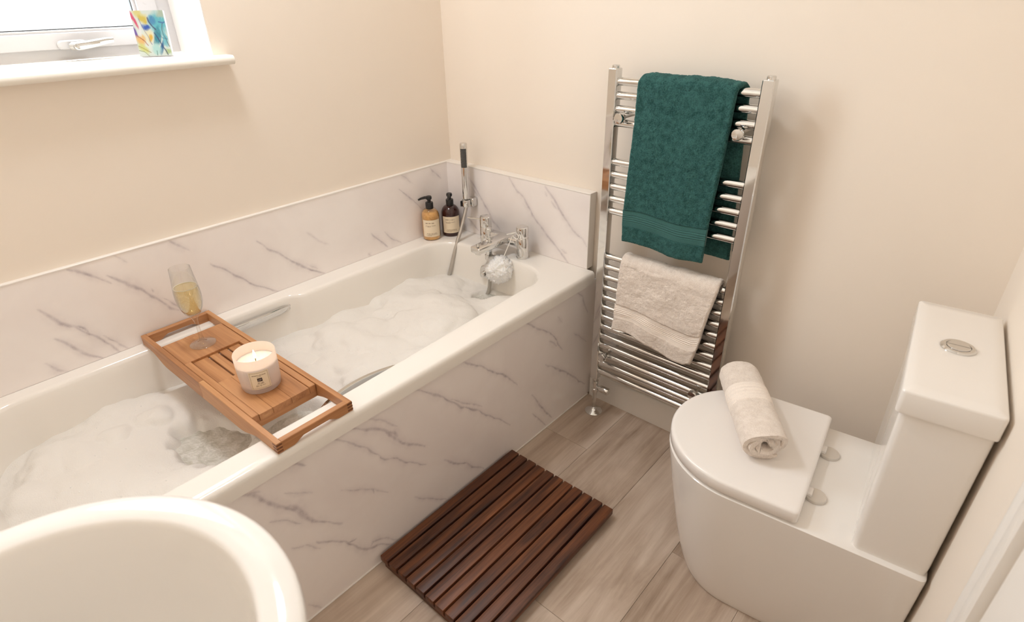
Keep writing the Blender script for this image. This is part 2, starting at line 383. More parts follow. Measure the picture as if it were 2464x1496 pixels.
# ------------------------------------------------------------------ marble panels with traced veins
def px(scale, ox, oy, pts): return [(ox+x/scale, oy+y/scale) for x, y in pts]
A_ = lambda p: px(2.352, 560, 860, p); B_ = lambda p: px(2.933, 620, 560, p); C_ = lambda p: px(3.242, 0, 560, p); D_ = lambda p: px(3.74, 960, 320, p)
V_FRONT = [(A_([(1270,10),(1340,35),(1420,60),(1480,85),(1530,90),(1580,125),(1610,160)]), 1.0),
 (A_([(1000,175),(1080,195),(1160,215),(1240,250),(1300,280),(1390,300),(1440,330),(1510,350),(1570,385)]), 1.1),
 (A_([(1230,232),(1320,255),(1410,275)]), .8),
 (A_([(780,345),(860,365),(930,385)]), .8), (A_([(660,380),(720,405),(800,405),(870,415),(910,440),(960,480),(1010,490),(1090,495)]), 1.3),
 (A_([(870,418),(920,420),(935,450)]), 1.4),
 (A_([(545,455),(620,475),(690,490),(780,530),(840,570),(920,575),(1000,595),(1060,605),(1095,600)]), .9),
 (A_([(1200,578),(1250,595),(1310,600),(1360,615),(1420,625)]), 1.2), (A_([(305,600),(350,600),(410,610)]), 1.0),
 (A_([(40,770),(110,770),(180,810),(260,845),(350,860),(400,890),(460,920),(540,935),(620,940)]), 1.5),
 (A_([(330,840),(380,860),(430,900)]), 2.0), (A_([(90,765),(150,765)]), 1.0), (A_([(220,925),(300,915),(390,935)]), .8),
 (A_([(295,770),(380,770),(450,762)]), .7), (A_([(610,755),(700,750),(790,745),(880,765)]), .7), (A_([(790,745),(800,770)]), 1.0),
 (A_([(1030,790),(1110,800),(1210,802)]), .8), (A_([(340,1075),(420,1070),(500,1080)]), .7),
 (A_([(480,1040),(560,1035),(640,1050),(720,1080),(780,1080),(840,1060),(900,1050)]), 1.2), (A_([(650,1055),(705,1028)]), .8), (A_([(780,1075),(800,1040),(870,1020),(930,1025)]), .8),
 (A_([(1690,215),(1730,255),(1770,300),(1805,340)]), 1.1), (A_([(1695,320),(1730,350),(1770,385)]), .9),
 (A_([(1770,40),(1830,60),(1890,85),(1940,120),(1990,150)]), 1.2), (A_([(430,1395),(510,1410)]), .7),
 (B_([(1870,615),(1930,650),(2000,690),(2060,710),(2110,760),(2150,830)]), 1.1), (B_([(2060,770),(2110,800)]), 1.2), (B_([(2235,390),(2290,450),(2330,560)]), .9), (B_([(2230,710),(2320,760)]), .7), (B_([(2120,590),(2150,630)]), .5)]
V_LEFT = [(C_([(520,280),(600,290),(700,330),(780,370),(870,405)]), 1.0),
 (C_([(830,340),(900,360),(1000,395),(1100,440),(1200,500),(1270,550),(1340,590),(1400,600)]), 1.5), (C_([(1180,430),(1200,460)]), .8), (C_([(1270,510),(1360,550),(1450,590)]), .8),
 (C_([(880,180),(940,210),(980,230)]), .6), (C_([(310,600),(400,650),(480,700),(570,725),(650,780),(750,810),(830,860),(900,900),(940,930)]), 1.5), (C_([(570,720),(640,740),(700,790)]), 1.6),
 (C_([(790,800),(900,850),(1000,895)]), .8), (C_([(430,830),(520,860),(600,905),(700,945),(800,975)]), 1.2), (C_([(370,1020),(450,1055),(530,1080)]), .7),
 (C_([(1310,55),(1390,95),(1470,130)]), .8), (C_([(1640,240),(1740,280),(1850,330),(1940,385),(2040,420),(2180,455)]), 1.0),
 (B_([(0,60),(70,110),(160,150),(240,200),(330,240),(420,265),(470,285)]), 1.1), (B_([(70,120),(180,165),(250,215)]), .7), (B_([(360,220),(430,250)]), .6),
 (B_([(800,0),(850,50),(920,100)]), 1.0), (B_([(900,0),(960,50),(1010,75)]), .9), (B_([(780,140),(800,155)]), .6), (B_([(350,0),(420,50),(500,80)]), .5),
 (D_([(0,505),(60,555),(150,630),(200,680)]), 1.2), (D_([(280,310),(330,360),(380,410)]), .9), (D_([(20,370),(60,400),(120,460)]), .6)]
V_BACK = [(D_([(615,380),(680,470),(720,560),(800,690),(850,790),(910,870)]), 1.2), (D_([(650,480),(720,580)]), .8),
 (D_([(995,400),(1050,500),(1120,580),(1200,740),(1290,860),(1360,950),(1450,1060),(1530,1170)]), 1.2), (D_([(1450,1030),(1510,1090)]), .7),
 (D_([(1320,480),(1400,600),(1440,680),(1490,760),(1560,870),(1640,950),(1690,1020)]), 1.1), (D_([(1310,520),(1330,570)]), .8), (D_([(1370,610),(1430,700)]), .7), (D_([(600,750),(680,830),(720,880)]), .9)]
def vein_field(P, veins, axis, val):
    out = np.zeros(len(P)); oth = [i for i in range(3) if i != axis]; Q = P[:, oth]
    nz = np.array([noise.noise(Vector((q[0]*22, q[1]*22, 3.1))) for q in Q]); nz2 = np.array([noise.noise(Vector((q[0]*60, q[1]*60, 9.1))) for q in Q])
    jit = np.stack([nz*.006 + nz2*.0025, np.roll(nz, 37)*.0 + np.array([noise.noise(Vector((q[0]*24, q[1]*24, 17.7))) for q in Q])*.006], 1)
    Q2 = Q + jit
    for pts, wgt in veins:
        W = np.array([un(u, v, axis, val)[oth] for u, v in pts]); n = len(W)-1
        for i in range(n):
            a, b = W[i], W[i+1]; d = b-a; ln = d@d + 1e-12
            t = np.clip(((Q2-a)@d)/ln, 0, 1); dist = np.linalg.norm(Q2 - a - t[:, None]*d, axis=1)
            s = (i + t)/n; taper = np.clip(np.sin(np.clip(s, .02, .98)*PI), 0, 1)**.5
            wd = (.0029*wgt)*(1 + 1.0*nz)*(.35 + .65*taper) + .0006
            core = np.exp(-(dist/np.maximum(wd, .0008))**2)*(.45 + .4*taper)*min(1, wgt)
            halo = np.exp(-(dist/(wd*3.4))**2)*.24*taper
            out = np.maximum(out, np.maximum(core, halo))
    return np.clip(out*(.85 + .5*nz2), 0, 1)
def marble_face(name, axis, val, u0, u1, v0, v1, veins, parent, step=.0035, thick=.01, sign=1):
    """dense face on plane axis=val plus a back box; u is the horizontal axis, v is z"""
    nu, nv = int(abs(u1-u0)/step)+1, int(abs(v1-v0)/step)+1
    us, vs = np.linspace(u0, u1, nu+1), np.linspace(v0, v1, nv+1)
    P = np.zeros(((nu+1)*(nv+1), 3)); oth = [i for i in range(2) if i != axis][0]
    g = np.stack(np.meshgrid(us, vs, indexing='ij'), -1).reshape(-1, 2)
    P[:, axis] = val; P[:, oth] = g[:, 0]; P[:, 2] = g[:, 1]
    m = MB(); m.v = [tuple(p) for p in P]; W = nv+1
    m.f = [(i*W+j, (i+1)*W+j, (i+1)*W+j+1, i*W+j+1) for i in range(nu) for j in range(nv)]
    vf = vein_field(P, veins, axis, val)
    k = len(m.v); lo = [min(u0,u1), max(u0,u1)]; back = val - sign*thick
    if axis == 0: m.box(back, val-sign*.0003, lo[0], lo[1], v0, v1)
    else: m.box(lo[0], lo[1], back, val-sign*.0003, v0, v1)
    m.attr = 1
    o = obj(name, m, M['marble'], parent, 0); setattr_f(o, 'vein', list(vf) + [0]*8); return o
XS, YS, ZS, XE = .0124, -.034, .771, .668
sp1 = thing('splashback_panel', 'long white marble-effect splashback running under the window beside the bath', 'splashback', (0, -.9, BH))
marble_face('marble_board', 0, XS, YS, YB+.002, BH, ZS-.0015, V_LEFT, sp1, thick=.012)
obj('top_trim', MB().rbox(.0, XS+.0012, YB+.002, YS, ZS-.0015, ZS+.003, .001, 1), M['edge'], sp1)
sp2 = thing('splashback_panel', 'short white marble-effect splashback behind the bath taps', 'splashback', (.35, 0, BH))
marble_face('marble_board', 1, YS, XS, XE-.004, BH, ZS-.0015, V_BACK, sp2, thick=.033, sign=-1)
obj('top_trim', MB().rbox(.0, XE, YS-.0012, -.0005, ZS-.0015, ZS+.003, .001, 1), M['edge'], sp2)
obj('end_trim', MB().rbox(XE-.004, XE, YS-.0012, -.0005, BH, ZS+.001, .001, 1), M['edge'], sp2)
# ================================================================== BATH
bath = thing('bathtub', 'white built-in bathtub filled with foam under the window', 'bathtub', (.35, -.87, 0))
side = marble_face('side_panel', 0, .685, -.001, YB+.002, .004, .474, V_FRONT, bath, thick=.014); side['label'] = 'white marble-effect panel along the side of the bath'
obj('sealant_strip', MB().rbox(.684, .6885, -.016, YB+.002, .0, .004, .001, 1), M['edge'], side)
def inner_edge(n_side=26, n_cor=14):
    """bath opening seen from above, counter-clockwise from the tap-end right corner; list of (x, y, outer x, outer y)"""
    ox0, ox1, oy0, oy1 = XS+.0005, .70, YS-.0005, YB+.004
    x0, x1, y0, y1, r = .086, .602, -.131, -1.60, .12
    out = []
    def step(y): return .030*sst(-.735, -.785, y)
    def corner(cx, cy, a0, oc, r=r):
        for k in range(n_cor+1):
            a = a0 + PI/2*k/n_cor; x, y = cx + r*math.cos(a), cy + r*math.sin(a)
            t = k/n_cor
            # outer point walks along the two sides meeting in the corner oc
            pa = (oc[0], cy) if a0 in (0, PI) else (cx, oc[1]); pb = (cx, oc[1]) if a0 in (0, PI) else (oc[0], cy)
            o = tuple(pa[i] + (oc[i]-pa[i])*t*2 for i in (0,1)) if t <= .5 else tuple(oc[i] + (pb[i]-oc[i])*(t-.5)*2 for i in (0,1))
            out.append((x, y) + o)
    corner(x1-r, y0-r, 0, (ox1, oy0))
    for k in range(1, n_side):
        x = x1-r + (x0+r-(x1-r))*k/n_side; out.append((x, y0, x, oy0))
    corner(x0+r, y0-r, PI/2, (ox0, oy0))
    for k in range(1, n_side*3):
        y = y0-r + (y1+r-(y0-r))*k/(n_side*3); out.append((x0 - step(y), y, ox0, y))
    for k in range(1): pass
    n0 = len(out)
    corner(x0+r, y1+r, PI, (ox0, oy1))
    for i in range(n0, len(out)): out[i] = (out[i][0]-.030*(1-(i-n0)/n_cor), out[i][1], out[i][2], out[i][3])
    for k in range(1, n_side):
        x = x0+r + (x1-r-(x0+r))*k/n_side; out.append((x, y1, x, oy1))
    n0 = len(out)
    corner(x1-r, y1+r, 3*PI/2, (ox1, oy1))
    for i in range(n0, len(out)): out[i] = (out[i][0]+.024*((i-n0)/n_cor), out[i][1], out[i][2], out[i][3])
    for k in range(1, n_side*3):
        y = y1+r + (y0-r-(y1+r))*k/(n_side*3); out.append((x1 - .006 + .030*sst(-.1, -1.1, y), y, ox1, y))
    return out
IE = inner_edge()
BCX, BCY = .345, -.87
def outl(d, z):
    r = []
    for x, y, ox, oy in IE:
        r.append((ox - d if ox > .69 else ox, oy, z))
    return r
def blend(t, z):  # between the outer rectangle and the opening
    return [(ox + (x-ox)*t, oy + (y-oy)*t, z) for x, y, ox, oy in IE]
# normals of the opening for insetting
IEn = []
for i in range(len(IE)):
    a, b = IE[i-1], IE[(i+1) % len(IE)]; d = Vector((b[0]-a[0], b[1]-a[1], 0)).normalized(); IEn.append((-d.y, d.x))
# smooth the normals so that the inset loops stay clean
for _ in range(6): IEn = [tuple((IEn[i-1][k] + 2*IEn[i][k] + IEn[(i+1) % len(IEn)][k])/4 for k in (0,1)) for i in range(len(IEn))]
def inset(d, z): return [(p[0] + n[0]*d, p[1] + n[1]*d, z) for p, n in zip(IE, IEn)]
loops = [outl(.012, .476), outl(0, .476), outl(0, .500), outl(.0015, .508), outl(.005, .5135), outl(.010, .5158), blend(.35, BH), blend(.8, BH),
         inset(-.004, BH), inset(-.0005, .5150), inset(.003, .512), inset(.006, .505), inset(.010, .48), inset(.018, .42), inset(.030, .33), inset(.048, .22), inset(.075, .15), inset(.12, .115), inset(.17, .105)]
obj('bath_shell', MB().loft(loops, False, True), M['bath'], bath, 60)
# grips with flat chrome bars bowed into the bath
def grip(x, bow, zz):
    pts = []
    for k in range(17):
        t = k/16; y = -.772 - .262*t; b = math.sin(PI*t)**.8; pts.append((x + bow*b, y, zz + .004*b))
    L = []
    for i, p in enumerate(pts):
        e = 1 if 1 < i < 15 else .75
        L.append([(p[0] + sx*.0055, p[1], p[2] + sz*.0095*e) for sx, sz in ((-1,-.8),(-.8,-1),(.8,-1),(1,-.8),(1,.8),(.8,1),(-.8,1),(-1,.8))])
    return MB().loft(L)
g1 = obj('hand_grip', grip(.060, .018, .480), M['chrome'], bath)
g2 = obj('hand_grip', grip(.622, -.030, .494), M['chrome'], bath)
obj('overflow_plate', MB().lathe([(.030, 0), (.030, -.004), (.026, -.008), (.012, -.009), (.010, -.014), (.0, -.014)], (.305, -.141, .435), 28, axis='y'), M['chrome'], bath)
obj('overflow_knob', MB().lathe([(.010, 0), (.010, -.014), (.007, -.016)], (.305, -.152, .435), 16, axis='y'), M['chrome'], bath)

# water and foam
def in_open(x, y, d):
    """rough test: inside the bath opening, d away from its wall"""
    x0 = .086 - .030*sst(-.735, -.785, y) + d; x1 = .596 + .030*sst(-.1, -1.1, y) - d; y0 = -.131 - d; y1 = -1.60 + d; r = .12
    if not (x0 <= x <= x1 and y1 <= y <= y0): return False
    cx = min(max(x, x0+r), x1-r); cy = min(max(y, y1+r), y0-r)
    return (x-cx)**2 + (y-cy)**2 <= r*r
WL = .372
def field(dx, fn, d):
    xs = np.arange(.05, .66, dx); ys = np.arange(-.12, -1.62, -dx); m = MB(); idx = {}
    for i, x in enumerate(xs):
        for j, y in enumerate(ys):
            if in_open(x, y, d):
                h = fn(x, y)
                if h is not None: idx[(i, j)] = len(m.v); m.v.append((x, y, h))
    for (i, j) in list(idx):
        q = [(i, j), (i+1, j), (i+1, j+1), (i, j+1)]
        if all(k in idx for k in q): m.f.append(tuple(idx[k] for k in q))
    return m
mounds = [(.32, -.42, .12, .056), (.14, -.40, .10, .040), (.45, -.44, .10, .050), (.22, -.72, .12, .044), (.42, -.66, .13, .042), (.48, -.80, .09, .050), (.16, -.86, .10, .020), (.30, -.90, .09, .016),
          (.47, -.22, .055, .030), (.14, -.24, .08, .018), (.20, -1.18, .10, .040), (.17, -1.36, .14, .040), (.38, -1.42, .12, .034), (.50, -1.30, .08, .030), (.30, -1.52, .12, .03), (.53, -.58, .07, .03), (.10, -.58, .06, .012)]
rb_ = random.Random(21)
domes = [(mx, my, r*1.25, a*1.15) for mx, my, r, a in mounds]
for _ in range(110):
    mx, my = rb_.uniform(.08, .60), rb_.uniform(-.22, -1.55); domes.append((mx, my, rb_.uniform(.03, .075), 0))
def foam_base(x, y):
    h = .392
    for mx, my, r, a in mounds:
        q = ((x-mx)**2 + (y-my)**2)/(r*r)
        if q < 6: h += .80*a*math.exp(-q*1.2)
    return h
domes = [(mx, my, r, foam_base(mx, my) - r*.80 + .006 if a == 0 else None, a) for mx, my, r, a in domes]
def foam_h(x, y):
    n = fbm((x*9, y*9, 1.7), 3); n2 = fbm((x*26, y*26, 5.2), 2); n3 = noise.noise(Vector((x*120, y*120, 2.2)))
    xw, yw = x + .012*n, y + .012*n2
    h = foam_base(xw, yw); k = .012; acc = math.exp(h/k - .42/k)
    for mx, my, r, cz, a in domes:
        q = ((xw-mx)**2 + (yw-my)**2)/(r*r)
        if q < 1 and cz is not None: acc += math.exp((cz + r*.80*math.sqrt(1-q) + .0 - .42)/k)
    h = .42 + k*math.log(acc) - .006
    h += .006*n + .0018*n2 + .0006*n3
    # the hollow beside the tray where the water shows, and the one below the taps
    q = ((x-.395)/.115)**2 + ((y+1.20)/.078)**2 + .75*n + .35*n2
    h -= .062*(1 - sst(.15, 1.45, q))
    q = ((x-.375)/.055)**2 + ((y+.215)/.05)**2 + .2*n
    h -= .07*(1 - sst(.5, 1.2, q))
    q = ((x-.46)/.06)**2 + ((y+1.03)/.08)**2 + .3*n
    h -= .05*(1 - sst(.3, 1.3, q))
    return max(h, WL - .008)
m, n, l, p = nt('soap_foam'); v = coords(n, l)
vo = n.new('ShaderNodeTexVoronoi'); vo.inputs['Scale'].default_value = 330; l.new(v, vo.inputs['Vector'])
tn = tex_noise(n, l, v, 40, 5, .7); ad = n.new('ShaderNodeMath'); l.new(vo.outputs['Distance'], ad.inputs[0]); l.new(tn.outputs[0], ad.inputs[1])
setp(p, **{'Base Color': (.77, .742, .70), 'Roughness': .55, 'Specular IOR Level': .3}); bump(n, l, p, ad.outputs[0], .22, .002)
M['foam'] = m
foam = tag(obj('bath_foam', field(.005, foam_h, .009), M['foam'], None, 180), 'white soap foam heaped in soft mounds on the bathwater', 'foam', kind='stuff')
m, n, l, p = nt('soapy_bathwater'); v = coords(n, l)
vo = n.new('ShaderNodeTexVoronoi'); vo.inputs['Scale'].default_value = 150; l.new(v, vo.inputs['Vector']); t = tex_noise(n, l, v, 28, 6, .75, .8)
r = ramp(n, [(.36, (.50,.485,.42)), (.48, (.62,.605,.545)), (.60, (.74,.725,.68))]); l.new(t.outputs[0], r.inputs[0]); l.new(r.outputs[0], p.inputs['Base Color'])
setp(p, Roughness=.16); ad = n.new('ShaderNodeMath'); ad.operation = 'MULTIPLY'; l.new(vo.outputs['Distance'], ad.inputs[0]); l.new(t.outputs[0], ad.inputs[1]); bump(n, l, p, ad.outputs[0], .6, .004)
M['water'] = m
tag(obj('bathwater', field(.012, lambda x, y: WL + .0012*noise.noise(Vector((x*40, y*40, 0))), .012), M['water'], None, 180), 'cloudy grey-green bathwater showing through gaps in the foam', 'water', kind='stuff')
# glinting bubbles on the foam
bub = MB(); rs = random.Random(3); M['bubble'] = m_plain('wet_bubble', (.97, .96, .94), .03, .0)
for k in range(150):
    x, y = rs.uniform(.1, .58), rs.uniform(-.3, -1.5); h = foam_h(x, y)
    if h is None or not in_open(x, y, .03): continue
    rr = rs.choice((.0007, .0009, .0011, .0014)); bub.lathe([(0.0001, -rr), (rr*.8, -rr*.6), (rr, 0), (rr*.8, rr*.6), (.0001, rr)], (x, y, h+rr*.4), 6, True, True)
b = obj('foam_bubbles', bub, M['bubble'], None, 180); tag(b, 'tiny glinting bubbles scattered on the bath foam', 'bubbles', kind='stuff')

# ================================================================== BATH TAPS, SHOWER, BOTTLES, PUFF
tp = thing('bath_mixer_tap', 'chrome two-pillar bath mixer tap on the end deck of the bath', 'tap', (.35, -.092, BH))
PY = -.092
for x, nm in ((.263, 0), (.436, 1)):
    bd = obj('pillar', MB().lathe([(.0235, 0), (.0235, .003), (.0215, .004), (.0215, .072), (.0205, .074)], (x, PY, BH), 32), M['chrome'], tp)
    hd = obj('tap_head', MB().lathe([(.0195, .074), (.0195, .076), (.0215, .0765), (.0215, .108), (.0205, .1115), (.018, .113), (.0, .113)], (x, PY, BH), 32), M['chrome'], tp)
    if nm == 0: lev = [(x-.018, PY-.004, BH+.097), (x-.045, PY-.012, BH+.096), (x-.072, PY-.020, BH+.096)]
    else: lev = [(x-.012, PY-.016, BH+.094), (x-.026, PY-.034, BH+.091), (x-.034, PY-.045, BH+.089)]
    obj('lever', MB().tube(lev, .003, 10), M['chrome'], hd)
obj('bridge', MB().rbox(.275, .425, PY-.018, PY+.016, BH+.040, BH+.064, .006, 3), M['chrome'], tp)
spt = obj('spout', MB().rbox(-.0225, .0225, -.148, 0, -.012, .011, .005, 3), M['chrome'], tp, local=True)
spt.location = Vector((.362, PY-.004, BH+.058)) - Vector(tp.location); spt.rotation_euler = (math.radians(3), 0, math.radians(-4))
obj('outlet', MB().lathe([(.012, 0), (.012, -.012), (.010, -.014)], (.352, PY-.133, BH+.046), 20), M['chrome'], tp)
dv = obj('diverter', MB().lathe([(.010, 0), (.010, .006), (.0045, .008), (.0045, .020), (.009, .022), (.0105, .026), (.0105, .036), (.009, .038), (0, .038)], (.335, PY-.060, BH+.064), 20), M['chrome'], tp)
obj('hose_outlet', MB().lathe([(.011, .048), (.011, .012), (.014, .010), (.014, -.006), (.009, -.008), (.009, -.05)], (.345, PY-.075, BH+.0), 20), M['chrome'], tp)

sh = thing('hand_shower', 'slim chrome hand shower with silver hose in a wall holder', 'shower', (.15, -.06, .67))
hx_, hy_ = .150, -.074
tilt = Vector((-.012, .010, 1)).normalized(); base = Vector((hx_, hy_, .664))
def along(prof, n=24):
    u = tilt.cross(Vector((0,1,0))).normalized(); v2 = tilt.cross(u); L = []
    for r_, z in prof: L.append([tuple(base + tilt*z + u*r_*math.cos(2*PI*j/n) + v2*r_*math.sin(2*PI*j/n)) for j in range(n)])
    return MB().loft(L)
hs = obj('handset', along([(.0085, -.01), (.0095, 0), (.0115, .002), (.0125, .012), (.0128, .10), (.0132, .19), (.0132, .198), (.012, .202), (0.0001, .202)]), M['chrome'], sh)
fa = MB()  # nozzle face set into the upper front
u = tilt.cross(Vector((0,1,0))).normalized(); v2 = tilt.cross(u)
dirf = Vector((.62, -.78, 0)); a0 = math.atan2(dirf.dot(v2), dirf.dot(u))
L = []
for z in np.linspace(.118, .184, 6): L.append([tuple(base + tilt*z + (u*math.cos(a) + v2*math.sin(a))*.01365) for a in np.linspace(a0-.85, a0+.85, 9)])
fa.loft(L, False, False, False)
face = obj('spray_face', fa, M['rubber'], sh)
nz = MB()
for i, z in enumerate(np.linspace(.122, .180, 13)):
    for a in (-.62, -.31, 0, .31, .62):
        c = base + tilt*z + (u*math.cos(a0+a+(.15 if i%2 else 0)) + v2*math.sin(a0+a+(.15 if i%2 else 0)))*.0138
        nz.lathe([(.0009, -.0004), (.0008, .0004), (.0001, .0006)], c, 5)
obj('spray_nozzles', nz, M['steel'], face)['kind'] = 'stuff'
ho = obj('wall_holder', MB().rbox(.137, .169, -.060, YS-.001, .632, .664, .005, 3), M['chrome'], sh)
obj('holder_clip', MB().lathe([(.0145, 0), (.0155, .003), (.0155, .022), (.0145, .026)], (.150, -.075, .636), 20, False, False), M['chrome'], ho)
obj('holder_gap', MB().rbox(.130, .136, -.088, -.066, .634, .656, .002, 1), M['black'], ho)
def bez(P, n):
    out = []
    P = [Vector(p) for p in P]; 
    for i in range(len(P)-1):
        p0, p1, p2, p3 = P[max(i-1,0)], P[i], P[i+1], P[min(i+2, len(P)-1)]
        for k in range(n):
            t = k/n; out.append(.5*((2*p1) + (p2-p0)*t + (2*p0-5*p1+4*p2-p3)*t*t + (3*p1-p0-3*p2+p3)*t**3))
    out.append(P[-1]); return [tuple(q) for q in out]
hose = bez([(.150, -.075, .656), (.152, -.080, .632), (.153, -.105, .573), (.155, -.150, .490), (.146, -.178, .40), (.14, -.20, .34), (.25, -.21, .33), (.335, -.175, .37), (.345, -.167, .47)], 14)
obj('hose', MB().tube(hose, .0068, 12), M['hose'], sh)

def curved(c, r, a0, a1, z0, z1, n=14):
    return [[(c[0] + r*math.cos(a), c[1] + r*math.sin(a), c[2]+z) for a in np.linspace(a0, a1, n)] for z in (z0, z1)]
def print_rows(c, r, am, rows, seedv, half):
    """rows of letter-like marks: (z, height, from, to, letters); offsets are fractions of the label's half angle"""
    m = MB(); q = random.Random(seedv)
    for z, h, f0, f1, n in rows:
        w_ = (f1-f0)/n
        for k in range(n):
            if q.random() < .10: continue
            a = f0 + k*w_; b_ = a + w_*q.uniform(.55, .85); hh = h*q.uniform(.7, 1.0)
            m.loft(curved(c, r, am + half*a, am + half*b_, z, z+hh, 3), False, False, False)
    return m
def bottle(label, c, R, H, liquid_h, glass, liquid, face_az, pump_az, seedv, tallcap):
    t = thing('pump_bottle', label, 'bottle', c)
    prof = [(R*.90, 0), (R*.98, .002), (R, .007), (R, H*.72)]
    for k in range(1, 9): a = PI/2*k/8; prof.append((.0105 + (R-.0105)*math.cos(a), H*.72 + (H*.28)*math.sin(a)))
    prof += [(.0105, H+.004)]
    obj('bottle_body', MB().lathe(prof, c, 40), M[glass], t)
    if liquid:
        lp = [(r-.0012, z+.001) for r, z in prof if z <= liquid_h]; obj('liquid', MB().lathe([(x[0], x[1]) for x in lp] + [(lp[-1][0]*.96, liquid_h)], c, 40), M[liquid], t)
    lab = obj('label', MB().loft(curved(c, R+.0004, face_az-1.05, face_az+1.05, H*.13, H*.68, 24), False, False, False), M['label'], t)
    z0, z1 = H*.13, H*.68; hh = z1-z0
    rows = [(z0+hh*.80, hh*.055, .62, .05, 9), (z0+hh*.80, hh*.055, .0, -.3, 6), (z0+hh*.71, hh*.010, .68, -.68, 1), (z0+hh*.655, hh*.03, .62, -.45, 18), (z0+hh*.61, hh*.028, .62, .1, 9),
            (z0+hh*.19, hh*.035, .55, -.55, 14), (z0+hh*.13, hh*.03, .6, -.6, 18), (z0+hh*.07, hh*.03, .55, .05, 8)]
    obj('label_print', print_rows(c, R+.0008, face_az, [(a, b_, -f0, -f1, n_) if False else (a, b_, min(-f0,-f1), max(-f0,-f1), n_) for a, b_, f0, f1, n_ in rows], seedv, 1.05), M['print'], lab)['kind'] = 'stuff'
    cap = obj('pump_collar', MB().lathe([(.0135, H-.002), (.0142, H), (.0142, H+.020), (.0132, H+.022), (.0065, H+.0225), (.0065, H+.034)], c, 28), M['black'], t)
    d = Vector((math.cos(pump_az), math.sin(pump_az), 0)); top = Vector(c) + Vector((0,0,H))
    obj('pump_head', MB().lathe([(.0085, .032), (.0105, .034), (.0112, .040), (.0095, .0445), (0, .046)], tuple(top), 24), M['black'], t)
    nzl = [top + Vector((0,0,.039)), top + d*.015 + Vector((0,0,.0385)), top + d*.030 + Vector((0,0,.034)), top + d*.040 + Vector((0,0,.0285))]
    obj('pump_nozzle', MB().tube([tuple(q) for q in nzl], .004, 12, [.0065, .0055, .0042, .0032]), M['black'], t)
    return t
M['amber_clear'] = m_clear('clear_bottle_plastic', (.97, .93, .86))
m, n, l, p = nt('honey_amber_liquid'); v = coords(n, l); t_ = tex_noise(n, l, v, 55, 4, .6, .6)
r = ramp(n, [(.35, (.60,.32,.10)), (.65, (.78,.48,.19))]); l.new(t_.outputs[0], r.inputs[0]); l.new(r.outputs[0], p.inputs['Base Color'])
setp(p, Roughness=.25, **{'Subsurface Weight': .3, 'Subsurface Radius': (.02,.012,.004), 'Subsurface Scale': .4}); M['honey'] = m
M['dark_amber'] = m_plain('dark_amber_bottle', (.035, .008, .006), .10, 0, **{'Coat Weight': .3})
camaz = lambda c: math.atan2(CP[1]-c[1], CP[0]-c[0])
c1 = (.0500, -.168, BH); c2 = (.078, -.092, BH)
bottle('clear pump bottle of honey-coloured wash with cream label, nearer the window', c1, .0335, .118, .106, 'amber_clear', 'honey', camaz(c1)+.05, math.radians(215), 11, 0)
bottle('dark amber pump bottle with cream label, in the bath corner', c2, .0345, .116, 0, 'dark_amber', None, camaz(c2)+.05, math.radians(-50), 12, 1)

# ruffled puff hanging from the tap
pf = thing('bath_puff', 'white ruffled mesh bath puff hanging from the tap by a cord', 'bath puff', (.392, -.168, .43))
m, n, l, p = nt('white_nylon_mesh'); v = coords(n, l); t_ = tex_noise(n, l, v, 700, 2); bump(n, l, p, t_.outputs[0], .4, .001)
setp(p, **{'Base Color': (.95, .93, .90), 'Roughness': .7, 'Specular IOR Level': .2, 'Subsurface Weight': .8, 'Subsurface Radius': (.03, .028, .025), 'Subsurface Scale': .6})
M['nylon'] = m
pm = MB(); q = random.Random(5); PC = Vector((.392, -.168, .484))
NT, NF = 110, 200; L = []
for i in range(NT+1):
    th = PI*(.004 + .992*i/NT); row = []
    for j in range(NF):
        ph = 2*PI*j/NF; d = Vector((math.sin(th)*math.cos(ph), math.sin(th)*math.sin(ph), math.cos(th)))
        wv = d + .35*Vector((noise.noise(d*2.2), noise.noise(d*2.2+Vector((9,0,0))), noise.noise(d*2.2+Vector((0,9,0)))))
        r1 = (1-abs(noise.noise(wv*3.4)))**3; r2 = (1-abs(noise.noise(wv*7.5+Vector((3,1,4)))))**2.5; r3 = (1-abs(noise.noise(wv*15+Vector((8,2,1)))))**2
        rr = .0540*(.70 + .15*r1 + .12*r2 + .045*r3 + .05*noise.noise(d*2.6+Vector((5,5,5))))
        row.append(tuple(PC + d*rr))
    L.append(row)
pm.loft(L)
obj('mesh_ruffles', pm, M['nylon'], pf, 180)
cord = bez([(.396, -.166, .50), (.404, -.140, .55), (.414, -.118, .597), (.426, -.112, .606), (.438, -.115, .600), (.432, -.118, .590), (.414, -.118, .597)], 8)
obj('hanging_cord', MB().tube(cord, .0017, 8), M['white_cord'], pf)
obj('cord_knot', MB().lathe([(.0005, -.004), (.0035, -.002), (.004, 0), (.0035, .002), (.0005, .004)], (.414, -.118, .598), 10), M['white_cord'], pf, 180)

